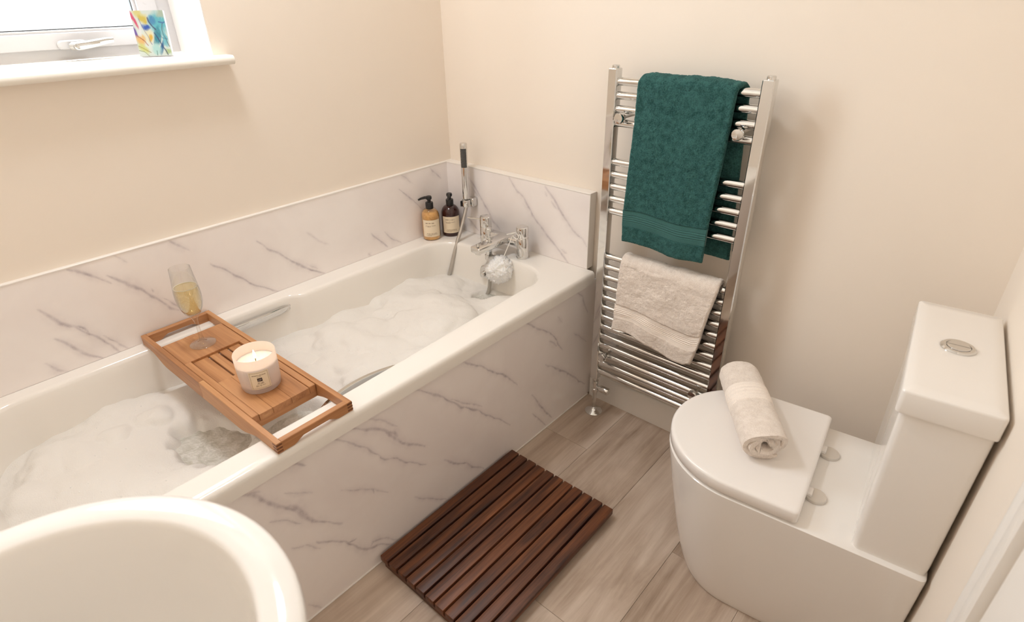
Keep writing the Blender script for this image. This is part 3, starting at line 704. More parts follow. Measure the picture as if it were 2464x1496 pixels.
# ================================================================== BATH TRAY with glass and candle
TA = math.radians(1.1); TC = (.3555, -1.0820, BH)
tray = thing('bath_tray', 'teak bath tray resting across the bathtub', 'bath tray', TC, TA)
HL, HW, ZT = .3375, .092, .026      # half length, half width, top above the rim
def rail_side(s, x0, x1):
    """side rail: thin where it lies on the rims, deeper over the water"""
    y0, y1 = s*HW, s*(HW-.0125); N = 24; L = []
    for i in range(N+1):
        x = x0 + (x1-x0)*i/N
        d = sst(-HL+.045, -HL+.135, x)*sst(HL-.075, HL-.165, x); zb = .0005 - .021*d
        tz = ZT - .002*0
        L.append([(x, y0, zb), (x, y1, zb), (x, y1, tz-.001), (x, y1 + s*.001, tz), (x, y0 - s*.001, tz), (x, y0, tz-.001)])
    return MB().loft(L)
for s in (-1, 1):
    obj('side_rail', rail_side(s, -HL, -.003), M['teak_x'], tray, local=True)
    obj('side_rail', rail_side(s, -.0022, HL), M['teak_x'], tray, local=True)
def end_rail(x0, x1, arch):
    L = []; N = 20
    for i in range(N+1):
        y = (-HW+.0126) + (2*HW-.0252)*i/N; b_ = .011*sst(.055, .030, abs(y)) if arch else .002
        L.append([(x0, y, .0005+b_), (x1, y, .0005+b_), (x1, y, ZT-.001), (x1-.001, y, ZT), (x0+.001, y, ZT), (x0, y, ZT-.001)])
    return MB().loft(L)
for x0 in (-HL, HL-.0145): 
    e = obj('end_rail', end_rail(x0, x0+.0145, True), M['teak_y'], tray, local=True)
for s in (-1, 1):      # finger joints on the near corners
    for zz in (.003, .011, .019):
        obj('finger_joint', MB().box(HL-.0147, HL+.0004, s*(HW+.0004), s*(HW-.0124), zz, zz+.004), M['teak_dark'], tray, local=True)
# inner deck
IW = HW-.0135
for s in (-1, 1): obj('deck_rail', MB().rbox(-.108, .217, s*IW, s*(IW-.016), .006, .0245, .001, 1), M['teak_x'], tray, local=True)
obj('deck_board', MB().rbox(-.238, -.1085, -IW, IW, .012, .0245, .001, 1), M['teak_y'] if False else M['teak_x'], tray, local=True)
obj('deck_board', MB().rbox(-.238, -.222, -.022, .004, .0118, .0250, .0008, 1), M['teak_x'], tray, local=True)
ws = [-IW+.0165, -.020, .006, .030, IW-.0165]
for a_, b_ in zip(ws, ws[1:]):
    obj('deck_slat', MB().rbox(-.1075, .03 if b_ < .05 else .03, a_+.0022, b_-.0022, .006, .0185, .001, 1), M['teak_x'], tray, local=True)
ws = [-IW+.0165, -.030, .016, IW-.0165]
for a_, b_ in zip(ws, ws[1:]): obj('deck_board', MB().rbox(.0305, .217, a_+.0002, b_-.0002, .006, .0225, .0006, 1), M['teak_x'], tray, local=True)
obj('cross_bar', MB().rbox(.200, .214, -IW-.001, IW+.001, -.012, .0055, .001, 1), M['teak_y'], tray, local=True)
obj('cross_bar', MB().rbox(-.225, -.211, -IW-.001, IW+.001, -.012, .0115, .001, 1), M['teak_y'], tray, local=True)
obj('cross_bar', MB().rbox(-.1005, -.0865, -IW-.001, IW+.001, -.010, .0055, .001, 1), M['teak_y'], tray, local=True)
DZ = BH + .0245

# wine glass
GC = (.186, -1.088, DZ+.0003)
gl = thing('wine_glass', 'stemmed glass of sparkling wine on the bath tray', 'wine glass', GC)
M['crystal'] = m_clear('clear_crystal', (.985, .985, .98))
foot = [(.0, .0), (.0315, .0), (.0318, .0008), (.0312, .0016), (.018, .003), (.009, .006), (.0055, .012)]
stem = foot + [(.0042, .030), (.0040, .050), (.0048, .066), (.0075, .076), (.0118, .084)]
outer = [(.0195, .093), (.0252, .105), (.0292, .121), (.0306, .137), (.0303, .152), (.0286, .170), (.0265, .190), (.0246, .216)]
inn = [(r-.0011, z) for r, z in reversed(outer)] + [(.0110, .0885), (.0055, .0860), (.0001, .0855)]
obj('glass_body', MB().lathe(stem + outer + inn, GC, 44, True, False), M['crystal'], gl, 60)
m, n, l, p = nt('sparkling_wine'); v = coords(n, l)
n.remove(p)
tr_ = n.new('ShaderNodeBsdfTransparent'); tr_.inputs[0].default_value = (.985, .90, .64, 1); dfw = n.new('ShaderNodeBsdfDiffuse'); dfw.inputs[0].default_value = (.95, .80, .42, 1)
mx = n.new('ShaderNodeMixShader'); mx.inputs[0].default_value = .16; l.new(tr_.outputs[0], mx.inputs[1]); l.new(dfw.outputs[0], mx.inputs[2])
glw = n.new('ShaderNodeBsdfGlossy'); glw.inputs['Roughness'].default_value = .03; mx2 = n.new('ShaderNodeMixShader')
l.new(edge_gloss(n, l), mx2.inputs[0]); l.new(mx.outputs[0], mx2.inputs[1]); l.new(glw.outputs[0], mx2.inputs[2]); l.new(mx2.outputs[0], n['Material Output'].inputs[0]); M['wine'] = m
wl = .164
wp = [(.0001, .0862), (.0052, .0866), (.0106, .0892)] + [(r-.0013, z) for r, z in outer if z < wl] + [(.0280, wl), (.0001, wl)]
obj('wine', MB().lathe(wp, GC, 44, False, False), M['wine'], gl, 60)
m, n, l, p = nt('wine_bubbles'); setp(p, **{'Base Color': (1, .93, .72), 'Roughness': .2}); M['fizz'] = m
fz = MB(); q = random.Random(9)
for k in range(170):
    z = q.uniform(.095, .160); R_ = np.interp(z, [a[1] for a in outer], [a[0] for a in outer]) - .003; a = q.uniform(0, 2*PI); rr = R_*math.sqrt(q.uniform(.2, 1)); s_ = q.choice((.0004, .0005, .0008))
    fz.lathe([(.00005, -s_), (s_, 0), (.00005, s_)], (GC[0]+rr*math.cos(a), GC[1]+rr*math.sin(a), GC[2]+z), 5)
L = []
for k in range(41):
    a = 2*PI*k/40; L.append((GC[0]+.0270*math.cos(a), GC[1]+.0270*math.sin(a), GC[2]+wl+.0004))
fz.tube(L, .0011, 6)
obj('bubbles', fz, M['fizz'], gl, 180)['kind'] = 'stuff'

# candle
CC = (.472, -1.078, BH+.0227)
cd = thing('candle_jar', 'lit candle in a frosted glass jar on the bath tray', 'candle', CC)
m, n, l, p = nt('frosted_rose_glass'); v = coords(n, l)
vo = n.new('ShaderNodeTexVoronoi'); vo.inputs['Scale'].default_value = 260; vo.feature = 'DISTANCE_TO_EDGE'; l.new(v, vo.inputs['Vector'])
bump(n, l, p, vo.outputs['Distance'], .5, .002)
setp(p, **{'Base Color': (.93, .87, .855), 'Roughness': .35, 'Subsurface Weight': 0.0}); 
tl = n.new('ShaderNodeBsdfTranslucent'); tl.inputs[0].default_value = (.98,.90,.85,1); mx = n.new('ShaderNodeMixShader'); mx.inputs[0].default_value = .55
tr_ = n.new('ShaderNodeBsdfTransparent'); mx2 = n.new('ShaderNodeMixShader'); mx2.inputs[0].default_value = .12
l.new(p.outputs[0], mx.inputs[1]); l.new(tl.outputs[0], mx.inputs[2]); l.new(mx.outputs[0], mx2.inputs[1]); l.new(tr_.outputs[0], mx2.inputs[2]); l.new(mx2.outputs[0], n['Material Output'].inputs[0])
M['frost'] = m
JR, JH = .0455, .090
obj('jar', MB().lathe([(JR*.86, 0), (JR*.92, .001), (JR*.95, .006), (JR*.97, .02), (JR, .05), (JR*1.005, JH-.002), (JR*.985, JH), (JR*.965, JH-.002), (JR*.955, .05), (JR*.93, .014), (JR*.5, .012), (.0001, .012)], CC, 56, True, False), M['frost'], cd, 50)
m, n, l, p = nt('warm_wax'); setp(p, **{'Base Color': (.93, .85, .70), 'Roughness': .4, 'Subsurface Weight': 1.0, 'Subsurface Radius': (.03, .018, .008), 'Subsurface Scale': 1.0}); M['wax'] = m
obj('wax', MB().lathe([(JR*.92, .0145), (JR*.945, .05), (JR*.945, .0655), (JR*.85, .0650), (.0001, .0645)], CC, 48, True, False), M['wax'], cd, 50)
obj('wick', MB().tube([(CC[0], CC[1], CC[2]+.064), (CC[0]+.0005, CC[1], CC[2]+.070), (CC[0]-.0008, CC[1], CC[2]+.0745)], .0009, 8), M['black'], cd)
M['flame'] = m_emit('candle_flame', (1.0, .74, .40), 22.0)
obj('flame', MB().lathe([(.0001, -.001), (.0022, .002), (.0033, .006), (.0029, .011), (.0016, .017), (.0001, .022)], (CC[0], CC[1], CC[2]+.072), 16), M['flame'], cd, 180)
caz = camaz(CC) - .05
lab = obj('label', MB().loft(curved(CC, JR*1.008, caz-.47, caz+.47, .016, .062, 20), False, False, False), M['label'], cd)
pr_ = MB(); rr = JR*1.016
for a0_, a1_, z0, z1 in ((-.42, .42, .0588, .0594), (-.42, .42, .0186, .0192), (-.42, -.407, .019, .059), (.407, .42, .019, .059)): pr_.loft(curved(CC, rr, caz+a0_, caz+a1_, z0, z1, 12), False, False, False)
pr_.v += []; pm_ = print_rows(CC, rr, caz, [(.0515, .0026, -.68, .68, 11), (.0482, .0014, -.22, .22, 6), (.0325, .0018, -.25, .3, 8), (.0300, .0018, -.32, .36, 9), (.0258, .0016, -.5, .55, 14), (.0236, .0016, -.5, .05, 8)], 21, .47)
pr_.add(pm_.v, pm_.f); obj('label_print', pr_, M['print'], lab)['kind'] = 'stuff'
lg = obj('label_emblem', MB().loft(curved(CC, rr, caz-.115, caz+.115, .0365, .0455, 6), False, False, False), M['print_dark'], lab)
es = MB()
def stroke(pts, wd):
    P = [Vector((a, b_)) for a, b_ in pts]
    for i in range(len(P)-1):
        d = (P[i+1]-P[i]).normalized(); nn = Vector((-d.y, d.x))*wd
        qd = [P[i]+nn, P[i+1]+nn, P[i+1]-nn, P[i]-nn]
        es.add([(CC[0] + (rr+.0003)*math.cos(caz+k.x/JR), CC[1] + (rr+.0003)*math.sin(caz+k.x/JR), CC[2]+k.y) for k in qd], [(0,1,2,3)])
stroke([(-.004, .0385), (-.001, .043), (.0005, .0405), (.003, .0435)], .0004); stroke([(-.0035, .0375), (.0005, .0395), (.004, .0415)], .0003)
obj('emblem_strokes', es, M['print_pale'], lab)

# ================================================================== RADIATOR and TOWELS
rad = thing('towel_radiator', 'chrome ladder towel radiator on the wall', 'radiator', (.965, -.09, .12))
RY0, RY1 = -.1005, -.066; Z0R, Z1R = .150, 1.149
XL0, XL1, XR0, XR1 = .7455, .7735, 1.1535, 1.1825
def rail_prof(x0, x1):
    pts = [(x0+.003, RY0), (x1-.003, RY0), (x1-.0005, RY0+.0025), (x1, RY0+.005)]
    cx, r = (x0+x1)/2, (x1-x0)/2
    for k in range(9): a = PI*k/8; pts.append((cx + r*math.cos(a), RY1-.009 + .009*math.sin(a)))
    pts += [(x0, RY0+.005), (x0+.0005, RY0+.0025)]
    return pts
for x0, x1 in ((XL0, XL1), (XR0, XR1)):
    pp = rail_prof(x0, x1); cx, cy = (x0+x1)/2, (RY0+RY1)/2
    L = [[(cx+(x-cx)*s, cy+(y-cy)*s, z) for x, y in pp] for z, s in ((Z0R, .93), (Z0R+.002, 1), (Z1R-.002, 1), (Z1R, .93))]
    rl = obj('upright_rail', MB().loft(L), M['chrome'], rad, 30)
    obj('end_cap', MB().lathe([(.0105, 0), (.0105, .006), (.009, .008), (0, .008)], (cx, cy, Z1R), 20), M['chrome'], rl)
BARZ = [1.117, 1.0815, 1.0465, 1.0100] + [.902, .866, .8305, .794, .757] + [.610 - .0358*k for k in range(13)]
bar = None
for z in BARZ:
    o = obj('rung', MB().lathe([(.0108, 0), (.0108, XR0-XL1+.006)], (XL1-.003, -.084, 0), 20, axis='x'), M['chrome'], rad) if bar is None else bar.copy()
    if bar is None: bar = o; 
    else: C.objects.link(o); o.parent = rad
    o.location.z = z
for x, z in ((.800, 1.028), (1.125, 1.028), (.800, .262), (1.120, .262)):
    k = obj('wall_bracket', MB().lathe([(.0045, 0), (.0045, -.088), (.007, -.09), (.007, -.104), (.013, -.106), (.0148, -.109), (.0148, -.117), (.0125, -.121), (0.0001, -.1225)], (x, -.002, z), 24, axis='y'), M['chrome'], rad)
# valve, tail pipe and floor collar under the left upright
vx, vy = .7590, -.0840
vl = obj('valve_body', MB().lathe([(.0085, .075), (.0085, .085), (.0125, .087), (.0125, .100), (.0095, .102), (.0095, .118), (.0115, .120), (.0115, .134), (.008, .136), (.008, .152)], (vx, vy, 0), 20), M['chrome'], rad)
obj('valve_knob', MB().lathe([(.006, 0), (.006, .010), (.008, .011), (.008, .014), (.011, .015), (.0122, .018), (.0122, .048), (.011, .050), (0, .050)], (vx+.006, vy, .108), 22, axis='x'), M['chrome'], rad)
obj('tail_pipe', MB().lathe([(.0078, 0), (.0078, .078)], (vx, vy, 0), 18), M['chrome'], rad)
obj('floor_collar', MB().lathe([(.031, 0), (.031, .002), (.028, .005), (.018, .009), (.011, .015), (.0085, .020)], (vx, vy, 0), 30), M['chrome'], rad)
vl2 = obj('valve_body', MB().lathe([(.0085, .0), (.0085, .085), (.0125, .087), (.0125, .100), (.0095, .102), (.0095, .152)], (1.168, vy, 0), 20), M['chrome'], rad)

def cloth_grid(path_fn, U, Sv):
    return np.array([[path_fn(u, s) for s in Sv] for u in U])
def cloth_solid(G, thick, fuzz, seedv, s0, s1, bulge=None):
    """two-sided solid from centre grid columns s0..s1 with fuzz"""
    P = G[:, s0:s1+1]; nu, ns = P.shape[:2]
    full_u = np.gradient(G, axis=0)[:, s0:s1+1]; full_s = np.gradient(G, axis=1)[:, s0:s1+1]
    Nn = np.cross(full_u, full_s); Nn /= np.linalg.norm(Nn, axis=2, keepdims=True)+1e-12
    m = MB(); T = thick*np.ones((nu, ns))
    e = np.minimum(np.arange(nu), np.arange(nu)[::-1]); T *= np.clip(.45 + .3*e, 0, 1)[:, None]
    if s0 == 0: T *= np.clip(.5 + .25*np.arange(ns), 0, 1)[None]
    if s1 == G.shape[1]-1: T *= np.clip(.5 + .25*np.arange(ns)[::-1], 0, 1)[None]
    for sg in (1, -1):
        for i in range(nu):
            for j in range(ns):
                q = P[i, j]; f = 0
                if fuzz: f = fuzz*(noise.noise(Vector((q[0]*330, q[2]*330, seedv+sg)))+ .7*noise.noise(Vector((q[0]*110, q[2]*110, seedv+sg*3+7))))
                m.v.append(tuple(q + Nn[i, j]*sg*(T[i, j]/2 + f)))
    K = nu*ns; I = lambda k, i, j: k*K + i*ns + j
    for i in range(nu-1):
        for j in range(ns-1):
            m.f.append((I(0,i,j), I(0,i+1,j), I(0,i+1,j+1), I(0,i,j+1))); m.f.append((I(1,i,j), I(1,i,j+1), I(1,i+1,j+1), I(1,i+1,j)))
    for i in range(nu-1):
        for j in (0, ns-1): m.f.append((I(0,i,j), I(1,i,j), I(1,i+1,j), I(0,i+1,j)))
    for j in range(ns-1):
        for i in (0, nu-1): m.f.append((I(0,i,j), I(0,i,j+1), I(1,i,j+1), I(1,i,j)))
    return m
def drape(name, label, xa, xb, zbar, zfront, zback, xshift_b, thick, mats, seedv, band, step, fold_amp, hem_fn, back_dx, lean, nar=.012):
    """towel hung over a rung: front flap, fold over the rung, back flap"""
    t = thing(name, label, 'towel', ((xa+xb)/2, -.1, zfront))
    yb, rr = -.084, .0108 + thick/2 + .002
    # arc-length samples
    lf = (zbar+rr*.2) - zfront; lb = (zbar+rr*.2) - zback; la = PI*rr
    nf, na, nb = int(lf/step), 14, int(lb/step)
    Sv = [('f', k/nf) for k in range(nf)] + [('a', k/na) for k in range(na)] + [('b', k/nb) for k in range(nb+1)]
    U = np.linspace(0, 1, int((xb-xa)/step))
    def fn(u, s):
        kd, q = s; x = xa + (xb-xa)*u
        if kd == 'f':
            d = (1-q); zb_ = zfront + hem_fn(u); z = zb_ + (zbar - zb_)*q
            fold = fold_amp*d**1.2*(math.sin(u*9.5+seedv) + .6*math.sin(u*17+1.3*seedv+d*2.0)) + .004*fbm((u*4, d*5, seedv), 3)
            y = yb - rr - lean*d - abs(.2*fold_amp) - fold*.8
            x += xshift_b*d + .004*d*math.sin(d*5+seedv) - (nar*d*u)
            return np.array((x, y, z))
        if kd == 'a':
            a = PI*q; top = .006*fbm((u*5, 2, seedv), 2)
            return np.array((x + back_dx*q*.4, yb - rr*math.cos(a) - .2*fold_amp*(1-q), zbar + (rr + .004*0 + top*math.sin(a)) * math.sin(a)))
        z = zbar + (zback - zbar)*q
        return np.array((x + back_dx*(.4+.6*q), yb + rr + .004*q*math.sin(u*8+seedv), z))
    G = cloth_grid(fn, U, Sv)
    b0, b1 = int(nf*band[0]), int(nf*band[1])
    obj('terry_cloth', cloth_solid(G, thick, .0017, seedv, b1, G.shape[1]-1), mats[0], t, 180)
    obj('hem_cloth', cloth_solid(G, thick, .0017, seedv, 0, b0), mats[0], t, 180)
    # the woven band: fine raised ribs across the towel
    Gs = G[:, b0:b1+1]; rows = []
    ns = (b1-b0)*3+1; idx = np.linspace(0, b1-b0, ns)
    Gf = np.stack([[Gs[i, int(q)]*(1-(q-int(q))) + Gs[i, min(int(q)+1, b1-b0)]*(q-int(q)) for q in idx] for i in range(len(U))])
    nrm = np.cross(np.gradient(Gf, axis=0), np.gradient(Gf, axis=1)); nrm /= np.linalg.norm(nrm, axis=2, keepdims=True)
    rib = np.array([.0009*math.cos(2*PI*k/(ns-1)*8) for k in range(ns)])
    mid = (idx > .25*(b1-b0)) & (idx < .75*(b1-b0)); rib = np.where(mid, rib, 0)
    o1 = cloth_solid(Gf, thick*.72, 0, 0, 0, ns-1); nn_ = nrm.reshape(-1, 3); K = len(nn_)
    # the ends of the band must reach full width: rebuild with even thickness
    o1.v = [tuple(Gf.reshape(-1,3)[k] + nn_[k]*(thick*.36 + np.tile(rib, len(U))[k])) for k in range(K)] + [tuple(Gf.reshape(-1,3)[k] - nn_[k]*(thick*.36)) for k in range(K)]
    obj('woven_band', o1, mats[1], t, 180)
    return t
drape('hanging_towel', 'dark green bath towel hanging from the top of the radiator', .8430, 1.104, 1.117, .686, .690, -.006, .014, (M['green'], M['green_band']), 1.3, (.115, .225), .0024, .0035,
      lambda u: .004*math.sin(u*7) - .004*u, .034, .010)
drape('hanging_towel', 'beige hand towel hanging low on the radiator', .836, 1.140, .610, .385, .41, -.010, .016, (M['beige'], M['beige_band']), 4.1, (.22, .40), .0024, .0055,
      lambda u: -.034*sst(.35, .85, u) + .012*sst(.9, 1.0, u) + .004*math.sin(u*9), .0, .012, .032)

# ================================================================== TOILET
toi = thing('toilet', 'white close-coupled toilet with closed lid beside the radiator', 'toilet', (1.512, -.364, 0), math.radians(6.0))
def dshape(xf_, cx, b, xb, z, n=30, rc=.02, m_=12):
    """D outline: half-ellipse front (towards -x), straight sides, rounded back corners"""
    a = cx - xf_; pts = []
    for k in range(n+1): t = PI/2 + PI*k/n; pts.append((cx + a*math.cos(t), b*math.sin(t), z))
    for k in range(1, m_): pts.append((cx + (xb-rc-cx)*k/m_, -b, z))
    for k in range(7): t = -PI/2 + PI/2*k/6; pts.append((xb-rc + rc*math.cos(t), -b+rc + rc*math.sin(t), z))
    for k in range(7): t = PI/2*k/6; pts.append((xb-rc + rc*math.cos(t), b-rc + rc*math.sin(t), z))
    for k in range(1, m_): pts.append((xb-rc - (xb-rc-cx)*k/m_, b, z))
    return pts
L = []
PZ = .384
for z in (0, .004, .02, .05, .09, .14, .19, .24, .29, .33, .36, .375):
    t = (z/PZ)**.72
    L.append(dshape(-.236 - .086*t, -.10 - .038*t, .130 + .054*t, .225, z, rc=.012))
L += [dshape(-.3205, -.138, .1835, .2245, .381, rc=.012), dshape(-.316, -.138, .179, .222, PZ, rc=.012), dshape(-.25, -.12, .12, .18, PZ+.0003, rc=.012)]
obj('pan', MB().loft(L), M['ceramic'], toi, 50, True)
L = [dshape(-.309, -.138, .172, -.006, z, rc=.012) for z in (PZ-.001, .3880, .3975)]
obj('seat', MB().loft(L), M['seat'], toi, 40, True)
L = [dshape(-.313, -.138, .176, -.003, .3885, rc=.012), dshape(-.3185, -.138, .1815, .001, .3895, rc=.012), dshape(-.3205, -.138, .1835, .002, .392, rc=.010), dshape(-.3205, -.138, .1835, .002, .4135, rc=.010),
     dshape(-.3190, -.138, .182, .0008, .4170, rc=.0095), dshape(-.316, -.138, .179, -.002, .4190, rc=.009), dshape(-.311, -.138, .174, -.007, .4198, rc=.008), dshape(-.24, -.13, .11, -.05, .4203, rc=.01)]
obj('lid', MB().loft(L), M['seat'], toi, 40, True)
for y in (-.078, .078):
    h = obj('hinge', MB().lathe([(.0225, 0), (.0225, .004), (.021, .0065), (.0001, .0068)], (.018, y, PZ), 28), M['hinge'], toi, 35, True)
    obj('hinge_pin', MB().rbox(-.004, .012, y-.012, y+.012, PZ+.004, PZ+.014, .003, 2), M['seat'], toi, 35, True)
def rrect(x0, x1, y0, y1, z, r, n=6):
    pts = []
    for cx, cy, a0 in ((x1-r, y1-r, 0), (x0+r, y1-r, PI/2), (x0+r, y0+r, PI), (x1-r, y0+r, 3*PI/2)):
        for k in range(n+1): a = a0 + PI/2*k/n; pts.append((cx + r*math.cos(a), cy + r*math.sin(a), z))
    return pts
obj('cistern', MB().loft([rrect(.099, .222, -.172, .172, PZ-.002, .014), rrect(.098, .223, -.1735, .1735, .40, .014), rrect(.094, .224, -.178, .178, .715, .012)]), M['ceramic'], toi, 40, True)
obj('cistern_lid', MB().loft([rrect(.093, .224, -.179, .179, .7155, .012), rrect(.087, .2255, -.1855, .1855, .7165, .007), rrect(.086, .2258, -.1865, .1865, .720, .008), rrect(.086, .2258, -.1865, .1865, .756, .008),
    rrect(.0868, .2250, -.1857, .1857, .7590, .0075), rrect(.089, .223, -.1835, .1835, .7608, .006), rrect(.105, .205, -.16, .16, .7615, .010)]), M['ceramic'], toi, 40, True)
fb = obj('flush_button', MB().lathe([(.0275, 0), (.0275, .002), (.025, .0042), (.0195, .0042), (.0190, .002), (.0001, .002)], (.156, .008, .7610), 36), M['chrome'], toi, 30, True)
for s in (-1, 1):
    L = []
    for z, r in ((.7625, .0182), (.7655, .0182), (.7665, .017)):
        L.append([(.156 + r*math.cos(a), .008 + s*.0006 + s*r*abs(math.sin(a)), z) for a in np.linspace(0, PI, 17)])
    obj('half_button', MB().loft(L), M['chrome'], fb, 30, True)

# rolled towel on the lid
ra, rb = Vector((1.273, -.224, 0)), Vector((1.424, -.447, 0)); RD = (rb-ra).normalized(); RL = (rb-ra).length
RZ = .4205; rot = math.atan2(RD.y, RD.x)
rt = thing('rolled_towel', 'beige towel rolled up on the closed toilet lid', 'towel', ((ra.x+rb.x)/2, (ra.y+rb.y)/2, RZ), rot)
RR = .0530
def spiral(turns, r0, r1, th, n, squash):
    c = []; 
    for k in range(n+1):
        t = k/n; a = 2*PI*turns*t; r = r0 + (r1-r0)*t; w_ = 1 + .05*math.sin(a*2+.8) + .035*math.sin(a*3+2+t*5); c.append(Vector((r*math.cos(a)*w_*1.04, r*math.sin(a)*w_*squash)))
    return c
def roll_mesh(c, th, x0, x1, nx, fuzz, seedv, inset_fn=None):
    n = len(c); nr = []
    for i in range(n): d = (c[min(i+1, n-1)]-c[max(i-1, 0)]).normalized(); nr.append(Vector((-d.y, d.x)))
    m = MB(); ring_ = []
    for sg, rng in ((1, range(n)), (-1, range(n-1, -1, -1))):
        for i in rng:
            e = min(1, .4 + .25*min(i, n-1-i)); ring_.append((c[i] + nr[i]*sg*th/2*e, nr[i]*sg, i/n))
    zmin = min(p.y for p, _, _ in ring_); L = []
    for k in range(nx+1):
        t = k/nx; x = x0 + (x1-x0)*t; row = []
        edge = min(1, .7 + .3*min(k, nx-k)/2)
        for p, nn, ti in ring_:
            f = fuzz*(noise.noise(Vector((x*320, p.x*320, p.y*320+seedv))) + .8*noise.noise(Vector((x*90, p.x*90, p.y*90+seedv))))
            xx = x + (.008*(math.sin(ti*23+seedv))*(1 if t > .5 else -1) * (max(0, abs(t-.5)*2-.9)*10)) * (1 if inset_fn is None else 0)
            q = p + nn*(f - (1-edge)*th*.4); row.append((xx, q.x, q.y - zmin + .0005))
        L.append(row)
    m.loft(L, True, True); return m, zmin
sp = spiral(2.86, .0095, RR-.007, .013, 150, .84)
mm, zmn = roll_mesh(sp, .0135, -RL/2, RL/2, 90, .0011, 2.0)
obj('terry_roll', mm, M['beige'], rt, 70, True)
ob = [p for p in sp if True][-50:]
# woven band round the outer turn
bm_ = MB(); L = []; x0, x1 = -.052, .012
for k in range(46):
    t = k/45; x = x0 + (x1-x0)*t; e = .0018*math.cos(t*2*PI*5) if .15 < t < .8 else 0
    lift = .0078 + .35*e - (.0018 if k in (0, 45) else 0)
    row = []
    for i in range(len(sp)-49, len(sp)):
        d = (sp[min(i+1, len(sp)-1)]-sp[i-1]).normalized(); nn = Vector((d.y, -d.x)); q = sp[i] + nn*lift; row.append((x, q.x, max(.0006, q.y - zmn + .0005)))
    L.append(row)
bm_.loft(L, False, False, False)
obj('woven_band', bm_, M['beige_band'], rt, 180, True)

# ================================================================== DUCKBOARD
mat_ = thing('duckboard_mat', 'dark walnut slatted bath mat on the floor beside the bath', 'bath mat', (.885, -.72, 0))
NS = 11; X0, X1, Y0, Y1 = .6935, 1.077, -.985, -.456; pit = (X1-X0+.005)/NS
sl0 = None
for k in range(NS):
    if sl0 is None:
        sl0 = o = obj('slat', MB().rbox(-(pit-.0055)/2, (pit-.0055)/2, (Y0-Y1)/2, (Y1-Y0)/2, .016, .036, .0022, 2), M['walnut_y'], mat_, 40, True)
    else:
        o = sl0.copy(); C.objects.link(o); o.parent = mat_
    o.location = (X0 + pit*(k+.5) - .0025 - .885, (Y0+Y1)/2 + .72 + random.uniform(-.0008, .0008), 0)
for y in (Y0+.014, (Y0+Y1)/2, Y1-.075):
    obj('batten', MB().rbox(X0+.012, X1-.012, y-.012, y+.012, .0, .0165, .002, 1), M['walnut_x'], mat_)

# ================================================================== WASHBASIN
bs = thing('washbasin', 'white round-fronted washbasin in the near left foreground', 'basin', (1.2, -1.6, 0))
def bas(a, b, yb, z, cy=-1.60, n=48, cx=1.185):
    pts = []
    for k in range(n+1): t = PI*k/n; pts.append((cx + a*math.cos(t), cy + b*math.sin(t), z))
    for k in range(1, 9): pts.append((cx - a, cy + (yb-cy)*k/8, z))
    for k in range(1, 12): pts.append((cx - a + 2*a*k/12, yb, z))
    for k in range(0, 8): pts.append((cx + a, yb + (cy-yb)*k/8, z))
    return pts
YW = YB+.002; BZ = .85
L = [bas(.06, .05, YW, .56), bas(.12, .11, YW, .60), bas(.185, .18, YW, .68), bas(.213, .209, YW, .76), bas(.2235, .2205, YW, .82), bas(.2265, .2235, YW, .840), bas(.225, .222, YW, .847), bas(.2205, .2175, YW, BZ),
     bas(.193, .189, YW+.09, BZ), bas(.1885, .1845, YW+.0945, .848), bas(.186, .182, YW+.097, .843), bas(.182, .178, YW+.10, .81), bas(.174, .170, YW+.105, .74), bas(.155, .150, YW+.11, .69), bas(.12, .11, YW+.12, .665), bas(.05, .03, YW+.13, .66)]
obj('bowl', MB().loft(L, True, True), M['ceramic'], bs, 60)
obj('pedestal', MB().loft([bas(.10, .09, YW, .0, -1.66), bas(.092, .085, YW, .03, -1.66), bas(.075, .07, YW, .3, -1.66), bas(.09, .085, YW, .60, -1.66)]), M['ceramic'], bs, 50)

